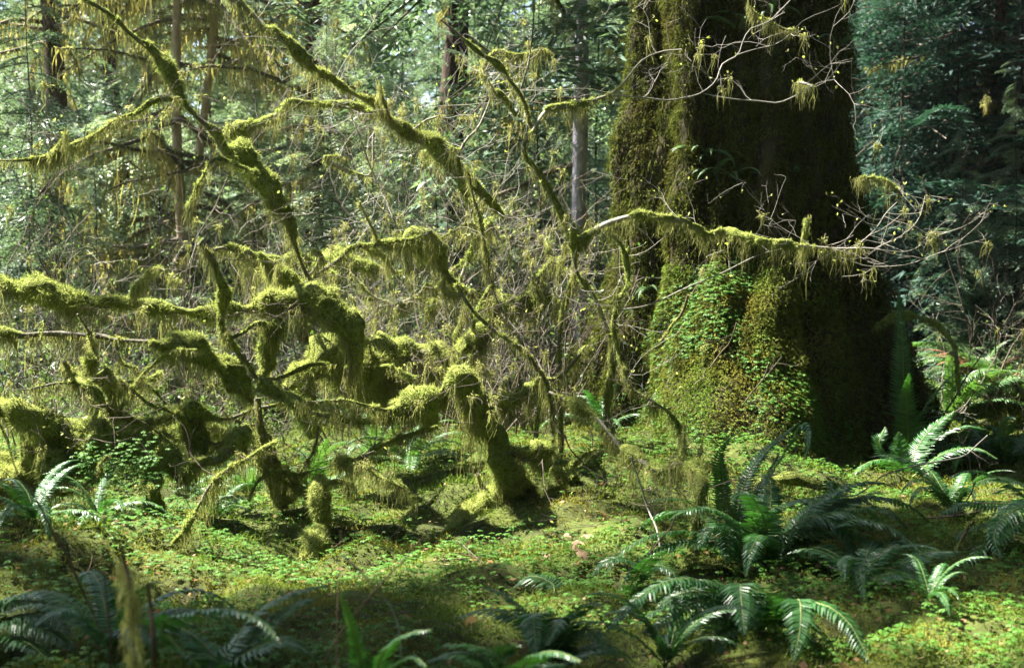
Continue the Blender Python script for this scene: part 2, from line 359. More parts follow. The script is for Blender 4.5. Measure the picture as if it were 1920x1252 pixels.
class Tree:
    """one vine maple: its branches are parts, the moss on a branch is that branch's sub-part"""
    def __init__(s, label, loc, seed, cat='tree', group='mossy vine maples', name='vine_maple'):
        s.root = thing(name, label, cat, loc, group); s.loc = np.array(loc, float); s.r = np.random.default_rng(seed)
        s.tw = Buf(); s.bd = Buf(); s.ph = Buf(); s.paths = []
    def branch(s, pts, d0, d1=None, hang=(), twigs=0, moss=1., tl=.7, dense=1., wood=None, wmat='wood', amp=.10, name='branch', mossmat='moss', up=.3, bare=6.5):
        """pts: (px, py, moss radius px); d0, d1: distance of the two ends; hang: length px of the strands"""
        r = s.r; d1 = d0 if d1 is None else d1; n = len(pts)
        dd = np.linspace(d0, d1, n) + wobble(n, amp, r)
        p3 = np.array([P(a[0], a[1], d) for a, d in zip(pts, dd)])
        rp = np.array([a[2] for a in pts], float)
        p, rr = spline(p3, rp, .025)
        rr = rr[:, 0] * (d0 + d1) / 2 / FPX; pxm = (d0 + d1) / 2 / FPX
        p = p + np.stack([noise(p, 5, 31), noise(p, 5, 32), noise(p, 5, 33)], 1) * .006
        pl = p - s.loc; s.paths.append(p)
        rr = np.where(rr > bare * pxm, np.maximum(rr * 1.06 - .007, rr * .65), rr)
        wr = np.clip(rr * (.5 if wood is None or (moss and wood > .6) else wood), 1.4 * pxm, 26 * pxm)
        wr = np.where(rr < bare * pxm, np.minimum(wr, 2.6 * pxm) if not moss or wood == 1 else np.minimum(rr * .75, 3.6 * pxm), wr)
        if wood == 1: wr = np.maximum(rr * .42, .8 * pxm)
        wr = np.minimum(wr, np.maximum(rr, 2 * pxm) * .8) if moss and wood != 1 else wr
        k = np.ones(7) / 7; wr = np.convolve(np.pad(wr, 3, 'edge'), k, 'valid')
        b = Buf(); tube(b, pl[::2], wr[::2], 7, 0, .10, 5)
        br = part(name, b, [M[wmat]], s.root)
        ms = rr > (bare - 3) * pxm
        if moss and ms.any():
            mb = Buf()
            lum = 1 + .22 * noise(p, 6, 41) + .24 * noise(p, 13, 42) + .26 * noise(p, 27, 44)
            gap = np.clip(.95 + .8 * noise(p, 9, 47) + .4 * noise(p, 20, 48), .2, 1.35)
            mr = np.where(ms, rr, rr * .25) * np.where(rr > .055, np.clip(lum, .68, 1.38), np.clip(lum, .4, 1.7)) * np.where(rr < .05, gap, np.clip(gap * .3 + .72, .85, 1.15))
            ed = np.minimum(np.arange(len(pl)), np.arange(len(pl))[::-1]) * .025; mr = mr * np.clip(.62 + ed / np.clip(rr * 2.2, .04, .16), .35, 1)     # no blunt ends
            k = np.ones(5) / 5; mr = np.convolve(np.pad(mr, 2, 'edge'), k, 'valid')
            pc = pl + UP * (mr * up)[:, None]
            t, sd, u = frames(pc); hz = 1 - np.abs(t[:, 2:3]); an = np.arange(16) / 16 * 2 * np.pi      # moss piles up on top of level limbs, the bark shows below
            dz = sd[:, 2:3] * np.cos(an) + u[:, 2:3] * np.sin(an)
            gv = tube(mb, pc, (mr * .92)[:, None] * (1 + hz * (.22 * dz - .12)), 16, 0, .30, 6, True, 28.)
            area = 2 * np.pi * mr * .025; nb = int(area[ms].sum() * 27000 * dense)
            if nb:
                w_ = np.where(ms, area, 0); idx = r.choice(len(pc), nb, p=w_ / w_.sum()); th = r.uniform(0, 6.283, nb)
                fi, fj = np.minimum(idx, len(pc) - 2), (th / 6.2832 * 16).astype(int) % 16; fu, fv = r.random((nb, 1)), r.random((nb, 1))
                c00, c01, c10, c11 = gv[fi, fj], gv[fi, (fj + 1) % 16], gv[fi + 1, fj], gv[fi + 1, (fj + 1) % 16]
                nr = unit(np.cross(c10 - c00 + c11 - c01, c01 - c00 + c11 - c10)); ra = unit((c00 + c11) / 2 - pc[fi]); nr *= np.sign((nr * ra).sum(1, keepdims=True) + 1e-9)
                po = (c00 * (1 - fu) + c10 * fu) * (1 - fv) + (c01 * (1 - fu) + c11 * fu) * fv - nr * .003
                down = np.clip(-nr[:, 2], 0, 1)
                q = po + 0; lump = 1 + .9 * np.clip(noise(q, 24, 43), -1, 1)
                ln = r.uniform(.007, .026, nb) * (1 + 1.3 * down) * np.clip(mr[idx] / .05, .6, 1.25) * lump
                blades(mb, po, nr * .6 + r.normal(size=(nb, 3)) * .7 - UP * (.5 * down)[:, None], ln, r.uniform(.003, .0055, nb), 1, 0, r, unit(nr + r.normal(size=(nb, 3)) * .35))
            ncu = int(.025 * ms.sum() * 16)
            for _ in range(ncu):                     # ragged cushions
                i = r.choice(np.flatnonzero(ms)); th_ = r.uniform(.1, 3.0); o_ = sd[i] * math.cos(th_) + u[i] * math.sin(th_); m_ = r.integers(35, 90); rc = min(.034, mr[i] * .6) * r.uniform(.5, 1.1)
                di = unit(r.normal(size=(m_, 3)) + o_ * .6 - UP * .2); ce = pc[i] + o_ * mr[i] * .85
                blades(mb, ce + di * rc * r.uniform(.3, .9, m_)[:, None], di + r.normal(size=(m_, 3)) * .6, r.uniform(.008, .030, m_), .0042, 1, 0, r, unit(di + r.normal(size=(m_, 3)) * .3))
            part('moss', mb, [M['moss_core'], M[mossmat]], br)
        if len(hang):
            hl = np.interp(np.linspace(0, 1, len(pl)), np.linspace(0, 1, len(hang)), np.asarray(hang, float)) * pxm
            hb = Buf(); hf = frames(pl); L = .025 * len(pl); ncl = int(L * 66 * dense) + 1
            for _ in range(ncl):
                i = r.integers(len(pl)); h = hl[i] * np.clip(r.lognormal(-.3, .55), .15, 2.2)
                if h < .02: continue
                m_ = r.integers(8, 30); base = max(rr[i], .012)
                th = r.uniform(-2.9, -.25); tt, s0, u0 = hf[0][i], hf[1][i], hf[2][i]
                o_ = s0 * math.cos(th) + np.array([0, 0, 1.]) * math.sin(th)
                po = pl[i] + UP * base * up * .8 + o_ * base * .85 + tt * r.normal(size=(m_, 1)) * .022 + r.normal(size=(m_, 3)) * .008
                strands(hb, po, h * r.uniform(.15, 1.0, m_) ** 1.3, r.uniform(.0022, .005, m_), 0, 3, r)
            part('hanging_moss', hb, [M['hang']], br)
        for _ in range(twigs):
            i = r.integers(int(len(p) * .05), len(p))
            s.twig(pl[i], None, tl * r.uniform(.5, 1.2), s.trad, 2)
        return p
    def wild(s, n, lmin=.3, lmax=.9):
        """small mossy side branches that leave the big ones"""
        r = s.r; big = list(s.paths)
        for _ in range(n):
            p = big[r.integers(len(big))]; i = r.integers(int(len(p) * .1), len(p)); L = r.uniform(lmin, lmax)
            dv = unit(r.normal(size=3) * np.array([1, .55, .45]) + UP * .25); q = [p[i]]
            for k in range(6): dv = unit(dv + r.normal(size=3) * .28 - UP * .04); q.append(q[-1] + dv * L / 6)
            q = np.array(q)
            if q[:, 2].min() < .15: continue
            px = [((a[0] / (a[1] * CP - (a[2] - CAM_H) * SP)) * FPX + 960, 626 - FPX * ((a[2] - CAM_H) * CP + a[1] * SP) / (a[1] * CP - (a[2] - CAM_H) * SP)) for a in q]
            r0 = r.uniform(4, 8.5); pts = [(a, b, max(2.5, r0 * (1 - .11 * k) * r.choice([.45, .8, 1.2], p=[.35, .35, .3]))) for k, (a, b) in enumerate(px)]
            s.branch(pts, q[0][1], q[-1][1], hang=tuple(r.uniform(5, 60, 5)), twigs=2, tl=.4, amp=.02, bare=4, wmat=s.wm)
    wm = 'wood'
    def twig(s, p0, d, ln, rad, lev, mat=0, flat=None):
        r = s.r
        if d is None:
            d = r.normal(size=3) * np.array([1, .7, .6]) + UP * .35
        d = unit(np.asarray(d, float)); n = max(4, int(ln / .07)); q = [np.array(p0, float)]
        for k in range(n):
            d = unit(d + r.normal(size=3) * .20 + UP * .03); q.append(q[-1] + d * ln / n)
        q = np.array(q); tube(s.tw, q, np.linspace(rad, rad * .45, len(q)), 3, mat, smooth=True)
        if lev > 0:
            for _ in range(int(2 + ln * 4)):
                i = r.integers(1, len(q)); dn = unit(q[i] - q[i - 1])
                s.twig(q[i], dn + r.normal(size=3) * .75, ln * r.uniform(.3, .6), rad * .62, lev - 1, mat)
        else:
            if r.random() < s.budp: s.bud(q[-1], d)
        if lev >= 1 and r.random() < s.fuzz:
            i = r.integers(len(q)); m_ = r.integers(10, 40)
            blades(s.ph, q[i] + r.normal(size=(m_, 3)) * .012, r.normal(size=(m_, 3)) - UP * .3, r.uniform(.015, .035, m_), .006, 0, .3, r)
            strands(s.ph, q[i] + r.normal(size=(8, 3)) * .010, r.uniform(.03, .16, 8), .005, 0, 3, r)
    budp, fuzz, trad = .12, .22, .0029
    def bud(s, p, d):
        r = s.r
        for k in range(2):
            e = unit(d + r.normal(size=3) * .55 + UP * .4); sd = unit(np.cross(e, r.normal(size=3))); l = r.uniform(.014, .03)
            s.bd.add(np.array([p, p + e * l * .5 + sd * l * .25, p + e * l, p + e * l * .5 - sd * l * .25]), [[0, 1, 2, 3]])
    def done(s, twmats=('dark_twig', 'dark_twig')):
        if s.tw.n: part('twigs', s.tw, [M[k] for k in twmats], s.root)
        if s.bd.n: part('bud_leaves', s.bd, [M['bud']], s.root)
        if s.ph.n: part('twig_moss', s.ph, [M['hang']], s.root)

def gp(px, py, d):
    p = P(px, py, d); return (float(p[0]), float(d), float(gz(p[0], d)))

# A: the humped maple left of centre
A = Tree('vine maple with a thick shaggy moss hump arching over left of the centre', gp(610, 800, 9.0), 1)
A.branch([(0, 537, 14), (34, 542, 13), (67, 552, 14), (87, 556, 17), (117, 570, 16), (151, 572, 20), (195, 572, 15), (235, 571, 9), (279, 576, 12), (305, 584, 14), (340, 584, 8), (372, 590, 6), (392, 591, 11), (430, 584, 13), (470, 581, 17), (503, 573, 24), (544, 568, 31), (587, 576, 35), (621, 590, 38), (648, 616, 37), (664, 648, 30), (668, 676, 20), (655, 695, 10)], 8.3, 8.5,
         hang=(45, 60, 30, 75, 70, 20, 35, 80, 25, 10, 40, 45, 70, 80, 85, 90, 60), twigs=7)
A.branch([(540, 738, 22), (570, 709, 27), (604, 690, 30), (640, 682, 30), (672, 690, 24)], 9.1, 9.2, hang=(30, 50, 60, 40), wood=.6)
A.branch([(657, 722, 20), (684, 702, 27), (714, 688, 30), (738, 672, 32), (758, 664, 30), (778, 668, 28), (800, 664, 26), (823, 665, 22), (841, 676, 14)], 9.2, 9.4, hang=(40, 70, 90, 90, 70, 60), wood=.7)
A.branch([(600, 700, 26), (640, 720, 34), (690, 735, 36), (740, 735, 32), (790, 735, 26)], 9.45, 9.6, hang=(30, 60, 60, 30), wood=.8)
A.branch([(487, 477, 8), (500, 492, 15), (512, 510, 22), (534, 532, 26), (564, 546, 22), (590, 560, 18)], 8.8, 8.75, hang=(60, 70, 40, 20))
A.branch([(151, 0, 6), (188, 17, 9), (218, 40, 9), (248, 67, 8), (279, 91, 7), (302, 111, 13), (315, 134, 14), (326, 154, 10), (339, 181, 5), (359, 208, 6), (386, 232, 7), (400, 246, 18), (412, 260, 18), (420, 280, 14), (432, 292, 26), (448, 300, 24), (470, 320, 14), (482, 332, 15), (500, 356, 15), (520, 386, 13), (537, 410, 15), (552, 450, 9), (565, 490, 7), (574, 517, 8), (582, 550, 12)], 8.5, 8.85,
         hang=(10, 30, 20, 15, 35, 30, 5, 5, 30, 60, 40, 40, 50, 30, 10, 0), twigs=4, wood=.5)
A.branch([(339, 193, 4), (309, 188, 4), (285, 193, 9), (262, 208, 8), (235, 221, 5), (201, 238, 7), (181, 252, 11), (161, 268, 8), (134, 278, 7), (111, 285, 8), (84, 297, 6), (50, 299, 5), (0, 302, 4)], 8.5, 8.2, hang=(0, 5, 40, 25, 15, 40, 30, 40, 60, 20), twigs=8, bare=4)
A.branch([(484, 330, 4), (402, 300, 4), (375, 340, 8), (362, 370, 9), (352, 392, 6)], 8.55, 8.4, hang=(5, 20, 40, 50), bare=4)
A.branch([(523, 608, 14), (507, 635, 17), (500, 662, 21), (503, 688, 15), (487, 710, 6)], 8.45, 8.5, hang=(15, 30, 40, 20))
A.branch([(530, 760, 18), (545, 745, 20), (560, 730, 24), (580, 790, 24), (585, 815, 22)], 9.2, 9.2, wood=.7)
A.branch([(372, 453, 15), (393, 472, 16), (403, 497, 8), (413, 527, 6), (419, 552, 12), (414, 580, 10), (411, 600, 4), (416, 625, 4), (436, 651, 5), (460, 678, 5), (477, 705, 5), (487, 722, 8)], 8.2, 8.4, hang=(45, 60, 20, 20, 50, 20, 5, 0), twigs=4)
A.branch([(400, 470, 7), (430, 466, 11), (462, 478, 14), (495, 488, 9), (530, 490, 8), (575, 494, 11), (620, 496, 12), (680, 502, 10), (752, 512, 9)], 10.2, 10.4, hang=(50, 70, 80, 30, 25, 30, 25, 20), twigs=6, bare=4)
A.wild(20, .25, .7)
A.done()

# B: the low log-like maple at the left
B = Tree('vine maple lying low on the left with a bent mossy trunk on props', gp(60, 960, 7.9), 2)
B.branch([(-40, 935, 44), (0, 925, 50), (35, 912, 48), (70, 897, 46), (115, 878, 42), (150, 868, 40), (190, 858, 40), (235, 850, 40), (285, 850, 36), (312, 864, 24), (338, 888, 16)], 8.0, 8.1, hang=(50, 60, 60, 45, 40, 50, 60, 30), wood=.75, name='trunk', twigs=3)
B.branch([(285, 860, 20), (288, 900, 18), (288, 932, 17), (287, 985, 18), (286, 1024, 24)], 8.0, 7.85, hang=(10, 25, 20), wood=.8, dense=.8)
B.branch([(-20, 768, 16), (0, 772, 18), (34, 780, 20), (67, 796, 21), (82, 818, 20), (92, 842, 19), (100, 868, 22), (104, 900, 24)], 7.8, 7.9, hang=(30, 45, 60, 30), wood=.7, twigs=3)
B.branch([(-10, 621, 14), (34, 628, 14), (84, 626, 10), (117, 628, 13), (158, 630, 16), (188, 628, 10), (218, 635, 6), (255, 638, 4), (284, 642, 6), (309, 656, 21), (336, 660, 25), (369, 664, 21), (396, 678, 16), (419, 690, 20), (443, 714, 25), (460, 735, 22), (474, 758, 16)], 8.0, 8.35, hang=(40, 60, 50, 90, 70, 20, 20, 20, 60, 70, 40, 60, 40), twigs=4)
B.branch([(168, 630, 8), (171, 655, 15), (170, 680, 14), (168, 703, 7)], 8.1, 8.1, hang=(10, 30, 40), moss=1, wood=.3)
B.branch([(335, 898, 20), (355, 877, 21), (379, 866, 18), (409, 864, 15), (426, 848, 18), (440, 836, 25), (452, 824, 27), (466, 812, 16)], 8.0, 8.2, hang=(60, 80, 50, 60, 80, 60), wood=.5)
B.branch([(105, 820, 12), (140, 815, 16), (185, 818, 17), (230, 815, 14), (280, 818, 16), (330, 820, 22), (380, 818, 20), (425, 815, 14)], 8.5, 8.6, hang=(30, 40, 30, 50, 50), wood=.5)
B.branch([(482, 748, 14), (487, 790, 16), (492, 830, 18), (505, 870, 20), (520, 905, 20), (532, 950, 22)], 8.45, 8.4, hang=(10, 20, 30), wood=.8, dense=.8)
B.branch([(515, 876, 12), (535, 898, 13), (560, 918, 13), (590, 936, 10), (606, 938, 8)], 8.4, 8.1, hang=(20, 40, 30), wood=.7)
B.branch([(600, 905, 12), (600, 940, 17), (597, 985, 20), (588, 1030, 24), (575, 1062, 26)], 8.1, 7.7, hang=(30, 40, 30), wood=.6)
B.branch([(515, 892, 3), (570, 886, 3), (630, 870, 3), (705, 845, 3)], 8.3, 8.0, moss=0, wood=1)
B.branch([(188, 700, 14), (201, 718, 13), (211, 742, 8), (221, 772, 7), (242, 790, 8), (262, 797, 8)], 8.0, 8.2, hang=(40, 40, 10, 0), wood=.5)
B.branch([(118, 676, 7), (127, 692, 11), (144, 712, 12), (161, 725, 8), (185, 742, 9), (196, 762, 9)], 7.9, 8.0, hang=(30, 50, 60, 50), twigs=5)
B.wild(15, .25, .7)
B.done()

# C: the centre maple
C_ = Tree('vine maple with a stout twisted mossy trunk rising from the sunlit moss at centre', gp(960, 950, 8.9), 3)
C_.branch([(835, 738, 12), (856, 722, 24), (874, 730, 26), (883, 755, 25), (896, 784, 30), (912, 806, 26), (930, 828, 24), (938, 856, 22), (944, 884, 27), (954, 910, 32), (976, 932, 32), (1004, 944, 28), (1038, 950, 18)], 8.2, 8.6, hang=(70, 90, 130, 120, 100, 110, 80, 60, 40), wood=.6, name='trunk', twigs=4)
C_.branch([(895, 890, 6), (903, 912, 11), (920, 930, 20), (935, 955, 26), (930, 985, 26)], 8.45, 8.45, hang=(5, 10, 30, 40), wood=.7)
C_.branch([(940, 930, 28), (905, 955, 26), (875, 975, 24), (850, 1005, 20)], 8.5, 8.1, hang=(40, 60, 50), wood=.5)
C_.branch([(483, 724, 22), (503, 731, 22), (527, 744, 17), (550, 757, 15), (570, 770, 8), (601, 781, 8), (628, 784, 14), (645, 790, 12), (667, 793, 7), (690, 792, 9), (724, 787, 14), (746, 776, 27), (776, 768, 33), (808, 758, 26), (831, 748, 16), (848, 732, 16)], 8.2, 8.15, hang=(40, 40, 20, 20, 15, 60, 70, 10, 25, 60, 90, 80, 40), twigs=4)
C_.branch([(-10, 750, 5), (20, 756, 5), (54, 767, 7), (87, 776, 9), (121, 786, 6), (148, 796, 8), (188, 797, 11), (235, 796, 11), (285, 796, 10), (312, 789, 9), (330, 780, 14), (350, 776, 17), (370, 777, 16), (395, 782, 9), (410, 784, 5), (433, 784, 5), (456, 777, 5), (476, 769, 6), (500, 764, 6), (530, 760, 6)], 8.1, 8.4, hang=(10, 20, 30, 40, 30, 35, 30, 20, 50, 60, 10, 5, 0), twigs=4, wood=.5)
C_.branch([(346, 778, 6), (352, 800, 15), (364, 818, 24), (374, 838, 22), (382, 850, 8)], 8.2, 8.2, hang=(10, 40, 50, 50), wood=.2)
C_.branch([(940, 845, 10), (962, 850, 13), (992, 856, 19), (1016, 852, 17), (1032, 832, 12), (1034, 800, 11), (1032, 770, 9), (1028, 738, 8), (1018, 705, 6), (989, 667, 5), (955, 640, 5), (922, 616, 5), (895, 590, 5), (875, 566, 4), (855, 533, 4)], 8.35, 8.5, hang=(30, 50, 60, 40, 60, 60, 30, 10, 0, 0, 0, 0), twigs=7)
C_.branch([(1020, 700, 5), (1000, 660, 4), (975, 630, 4), (950, 600, 4), (930, 560, 3), (918, 520, 3), (912, 490, 2)], 8.6, 8.9, twigs=4, moss=0, wood=1)
C_.branch([(1030, 880, 8), (1045, 892, 15), (1060, 902, 21), (1070, 910, 14)], 8.6, 8.6, hang=(10, 40, 50, 30), wood=.3)
C_.branch([(885, 740, 9), (918, 754, 11), (942, 758, 12), (969, 748, 11), (992, 728, 10), (1014, 708, 8), (1039, 712, 4), (1070, 688, 5), (1100, 648, 4)], 9.0, 9.3, hang=(20, 40, 40, 20, 10), wood=.6, twigs=4)
C_.branch([(1000, 905, 10), (1020, 880, 9), (1005, 830, 9), (1010, 770, 8), (1025, 730, 7)], 9.0, 9.0, hang=(10, 20, 20), wood=.6)
C_.branch([(820, 800, 6), (770, 815, 7), (712, 838, 8), (680, 858, 13), (648, 868, 14), (630, 860, 9)], 8.2, 8.0, hang=(10, 40, 80, 90, 60), wood=.4, bare=5)
C_.wild(14, .25, .7)
C_.done()

# D: the back centre maple
D = Tree('vine maple behind the centre trunk with a forked moss-capped limb', gp(850, 790, 9.8), 4)
D.branch([(740, 460, 6), (756, 458, 17), (781, 459, 22), (806, 469, 21), (824, 492, 13), (846, 525, 13), (875, 546, 13), (898, 560, 13), (929, 574, 16), (952, 582, 18), (982, 575, 18), (1009, 567, 19), (1034, 571, 16), (1050, 585, 8)], 9.2, 9.6, hang=(90, 110, 70, 40, 60, 50, 40, 50, 60, 40, 20), twigs=8)
D.branch([(756, 458, 5), (727, 455, 5), (690, 459, 8), (660, 464, 7), (630, 490, 5), (590, 515, 4), (560, 540, 4)], 9.2, 8.8, hang=(10, 20, 35, 10, 0), twigs=4)
D.branch([(938, 590, 14), (922, 612, 18), (904, 634, 22), (886, 656, 23), (864, 676, 20), (838, 690, 14)], 9.4, 9.4, hang=(30, 50, 50, 50), wood=.6)
D.branch([(836, 690, 14), (815, 700, 20), (790, 710, 20), (790, 760, 20), (800, 800, 20)], 9.5, 9.7, hang=(30, 40, 40), wood=.7, name='trunk')
D.branch([(426, -6, 15), (449, 7, 8), (476, 30, 6), (497, 52, 13), (512, 60, 10), (530, 76, 14), (545, 88, 8), (560, 107, 15), (574, 118, 8), (590, 131, 6), (617, 144, 6), (640, 161, 6), (667, 178, 7), (690, 190, 7), (710, 208, 9), (730, 228, 12), (752, 246, 17), (774, 257, 16), (801, 270, 15), (821, 286, 15), (841, 297, 11), (858, 313, 8), (881, 337, 8), (902, 359, 7), (922, 382, 6), (945, 405, 5)], 8.9, 9.6,
         hang=(50, 10, 40, 50, 50, 5, 0, 10, 20, 40, 45, 35, 20, 5), twigs=9, wmat='twig', wood=.55, tl=.6)
D.branch([(415, 262, 9), (440, 250, 11), (470, 238, 10), (503, 227, 10), (527, 210, 11), (545, 192, 9), (584, 196, 6), (620, 199, 8), (650, 200, 8), (687, 204, 5), (712, 216, 5)], 9.6, 9.3, hang=(25, 40, 50, 30, 30, 10, 20, 30), twigs=7, wmat='twig')
D.branch([(850, 300, 5), (868, 336, 7), (876, 362, 8), (888, 386, 8), (900, 422, 9), (898, 440, 11)], 9.5, 9.6, hang=(0, 10, 30, 40, 50), wmat='twig', twigs=4)
D.branch([(848, 312, 6), (872, 265, 6), (895, 242, 5), (912, 208, 5), (922, 181, 4), (922, 161, 4), (905, 134, 3)], 9.5, 9.3, moss=0, wmat='twig', twigs=14, wood=1, tl=.55)
D.branch([(650, 200, 3), (675, 260, 4), (695, 310, 4), (715, 360, 4), (735, 400, 4), (755, 450, 5)], 9.6, 9.4, moss=0, wmat='twig', twigs=8, wood=1, tl=.5)
D.branch([(700, 250, 3), (690, 330, 3), (610, 300, 7), (640, 295, 5)], 10.0, 10., moss=1, wmat='twig', twigs=3, wood=.8, hang=(0, 10, 20))
D.branch([(800, 600, 8), (812, 570, 12), (810, 550, 9), (800, 540, 6), (760, 575, 5), (710, 565, 9), (690, 562, 6)], 9.8, 10, hang=(40, 50, 20, 30, 60, 30), twigs=5)
D.branch([(840, 690, 4), (855, 640, 6), (870, 560, 4), (860, 530, 4), (900, 440, 9), (915, 425, 5)], 9.7, 9.7, hang=(20, 40, 10, 0, 50), wmat='twig', twigs=10)
D.branch([(985, 570, 4), (1005, 530, 7), (1030, 505, 10), (1040, 490, 6)], 9.6, 9.8, hang=(10, 20, 20), twigs=4)
D.wm = 'twig'; D.wild(24, .2, .55)
D.done(('twig', 'dark_twig'))

# E: the right maple whose limb crosses the giant trunk
E = Tree('slender vine maple with a moss-capped limb reaching across the giant trunk', gp(1050, 860, 9.3), 5)
E.budp = .3; E.fuzz = .1; E.trad = .0022
E.branch([(828, 40, 2), (858, 64, 3), (888, 94, 4), (922, 114, 5), (942, 131, 6), (962, 158, 9), (979, 185, 5), (992, 228, 6), (996, 250, 9), (983, 272, 11), (986, 299, 7), (1006, 322, 9), (1023, 349, 10), (1043, 379, 8), (1056, 409, 12), (1072, 435, 9), (1078, 480, 6), (1075, 515, 6), (1060, 567, 6), (1052, 605, 8), (1050, 700, 9), (1052, 850, 11)], 8.9, 9.3, hang=(0, 0, 5, 20, 30, 10, 30, 40, 30, 40, 30, 10, 0, 0, 30, 20), twigs=10, tl=.6)
E.branch([(975, 168, 4), (989, 128, 4), (996, 97, 3), (999, 60, 3), (1001, -10, 3)], 8.9, 8.7, moss=0, wood=1, twigs=4)
E.branch([(998, 250, 5), (1016, 221, 6), (1028, 204, 17), (1044, 200, 15), (1062, 197, 5), (1090, 194, 4), (1127, 184, 4), (1150, 174, 4), (1177, 148, 3), (1204, 114, 3), (1240, 97, 2), (1280, 93, 2)], 9.0, 9.0, hang=(10, 10, 60, 20, 5, 0, 0), twigs=3, wmat='twig', tl=.5)
E.branch([(1147, 178, 3), (1200, 183, 4), (1250, 190, 4), (1280, 184, 4), (1310, 174, 3), (1340, 151, 3), (1354, 121, 3), (1384, 104, 3), (1397, 74, 2.5), (1411, 54, 2), (1444, 40, 2), (1490, -5, 2)], 9.0, 9.1, moss=0, wood=1, wmat='twig', twigs=7, tl=.5)
E.branch([(1320, 174, 3), (1380, 185, 3), (1430, 190, 3), (1462, 192, 3), (1500, 175, 2.5), (1535, 155, 2), (1565, 148, 2)], 9.05, 9.2, moss=0, wood=1, wmat='twig', twigs=6, tl=.45)
E.branch([(1384, 104, 2.5), (1420, 92, 2), (1460, 80, 2), (1492, 55, 2)], 9.1, 9.2, moss=0, wood=1, wmat='twig', twigs=3, tl=.4)
E.branch([(1080, 470, 8), (1090, 454, 13), (1105, 438, 14), (1130, 424, 14), (1160, 412, 12), (1190, 404, 11), (1220, 404, 10), (1245, 410, 9), (1272, 414, 14), (1300, 428, 11), (1325, 440, 5), (1345, 434, 4), (1362, 436, 13), (1372, 440, 9), (1390, 447, 5), (1420, 455, 8), (1445, 456, 7), (1475, 459, 5), (1510, 461, 4), (1560, 465, 3), (1620, 465, 3), (1650, 468, 2)], 9.1, 9.4,
         hang=(40, 50, 70, 60, 40, 25, 30, 40, 20, 60, 90, 15, 30, 40, 70, 10, 0), twigs=8, wmat='twig', tl=.45)
E.branch([(1503, 462, 5), (1508, 440, 6), (1512, 412, 5)], 9.4, 9.4, hang=(60, 40, 30), wood=.3, moss=1, bare=4)
for e in ([(1640, 466), (1690, 440), (1720, 410), (1735, 360)], [(1640, 468), (1700, 470), (1760, 440), (1800, 425)], [(1560, 466), (1600, 490), (1640, 500), (1700, 495), (1770, 470)], [(1600, 465), (1640, 430), (1660, 400), (1690, 370)]):
    E.branch([(a, b, 2.2) for a, b in e], 9.4, 9.6, moss=0, wood=1, wmat='twig', twigs=5, tl=.35)
E.branch([(1073, 420, 4), (1073, 460, 4), (1076, 487, 5), (1087, 520, 5), (1110, 550, 5), (1130, 590, 5), (1150, 650, 6), (1140, 760, 9), (1140, 840, 11)], 9.0, 9.5, moss=1, bare=5, hang=(0, 0, 10, 30, 60, 60, 20), wmat='twig', twigs=6)
E.branch([(1147, 440, 3), (1167, 464, 3), (1173, 504, 4), (1173, 534, 4), (1157, 564, 5), (1153, 584, 4), (1150, 621, 4), (1157, 655, 4), (1163, 688, 4), (1183, 728, 5), (1217, 749, 7), (1250, 769, 4), (1277, 806, 4), (1283, 832, 5)], 8.9, 8.9, wmat='twig', bare=4, hang=(0, 0, 0, 10, 10, 20, 60, 30, 10), twigs=8, tl=.5)
E.branch([(1153, 582, 4), (1200, 575, 3), (1245, 560, 3), (1330, 520, 3), (1420, 480, 2), (1480, 462, 2)], 8.9, 9.3, moss=0, wood=1, wmat='twig', twigs=5, tl=.5)
E.wild(4, .2, .4)
E.done(('twig', 'dark_twig'))

# F: the post-like maple in front of the roots
F = Tree('short mossy maple stump with a drooping moss cap before the trunk roots', gp(1290, 1075, 7.0), 6)
F.branch([(1272, 868, 12), (1290, 874, 17), (1306, 882, 18), (1316, 898, 18), (1315, 930, 14), (1308, 975, 10), (1298, 1030, 10), (1288, 1082, 14)], 7.3, 7.0, hang=(50, 60, 70, 50, 20, 20, 10), wood=.7, name='trunk', twigs=2)
F.branch([(1029, 738, 6), (1063, 752, 8), (1090, 763, 9), (1117, 778, 8), (1137, 806, 6), (1155, 832, 6), (1172, 850, 17), (1186, 852, 20), (1205, 866, 9), (1225, 880, 5), (1245, 884, 9), (1265, 872, 18), (1284, 868, 17)], 8.4, 7.3, hang=(20, 30, 40, 30, 20, 60, 70, 10, 40, 80, 60), twigs=4)
F.branch([(1283, 800, 3), (1281, 830, 6), (1278, 860, 9)], 7.4, 7.3, hang=(10, 40, 40), bare=4)
F.branch([(1182, 858, 4), (1200, 910, 4), (1215, 960, 4), (1232, 1000, 4), (1240, 1050, 4)], 7.5, 7.2, moss=0, wood=1, wmat='twig', twigs=2, tl=.3)
F.done()

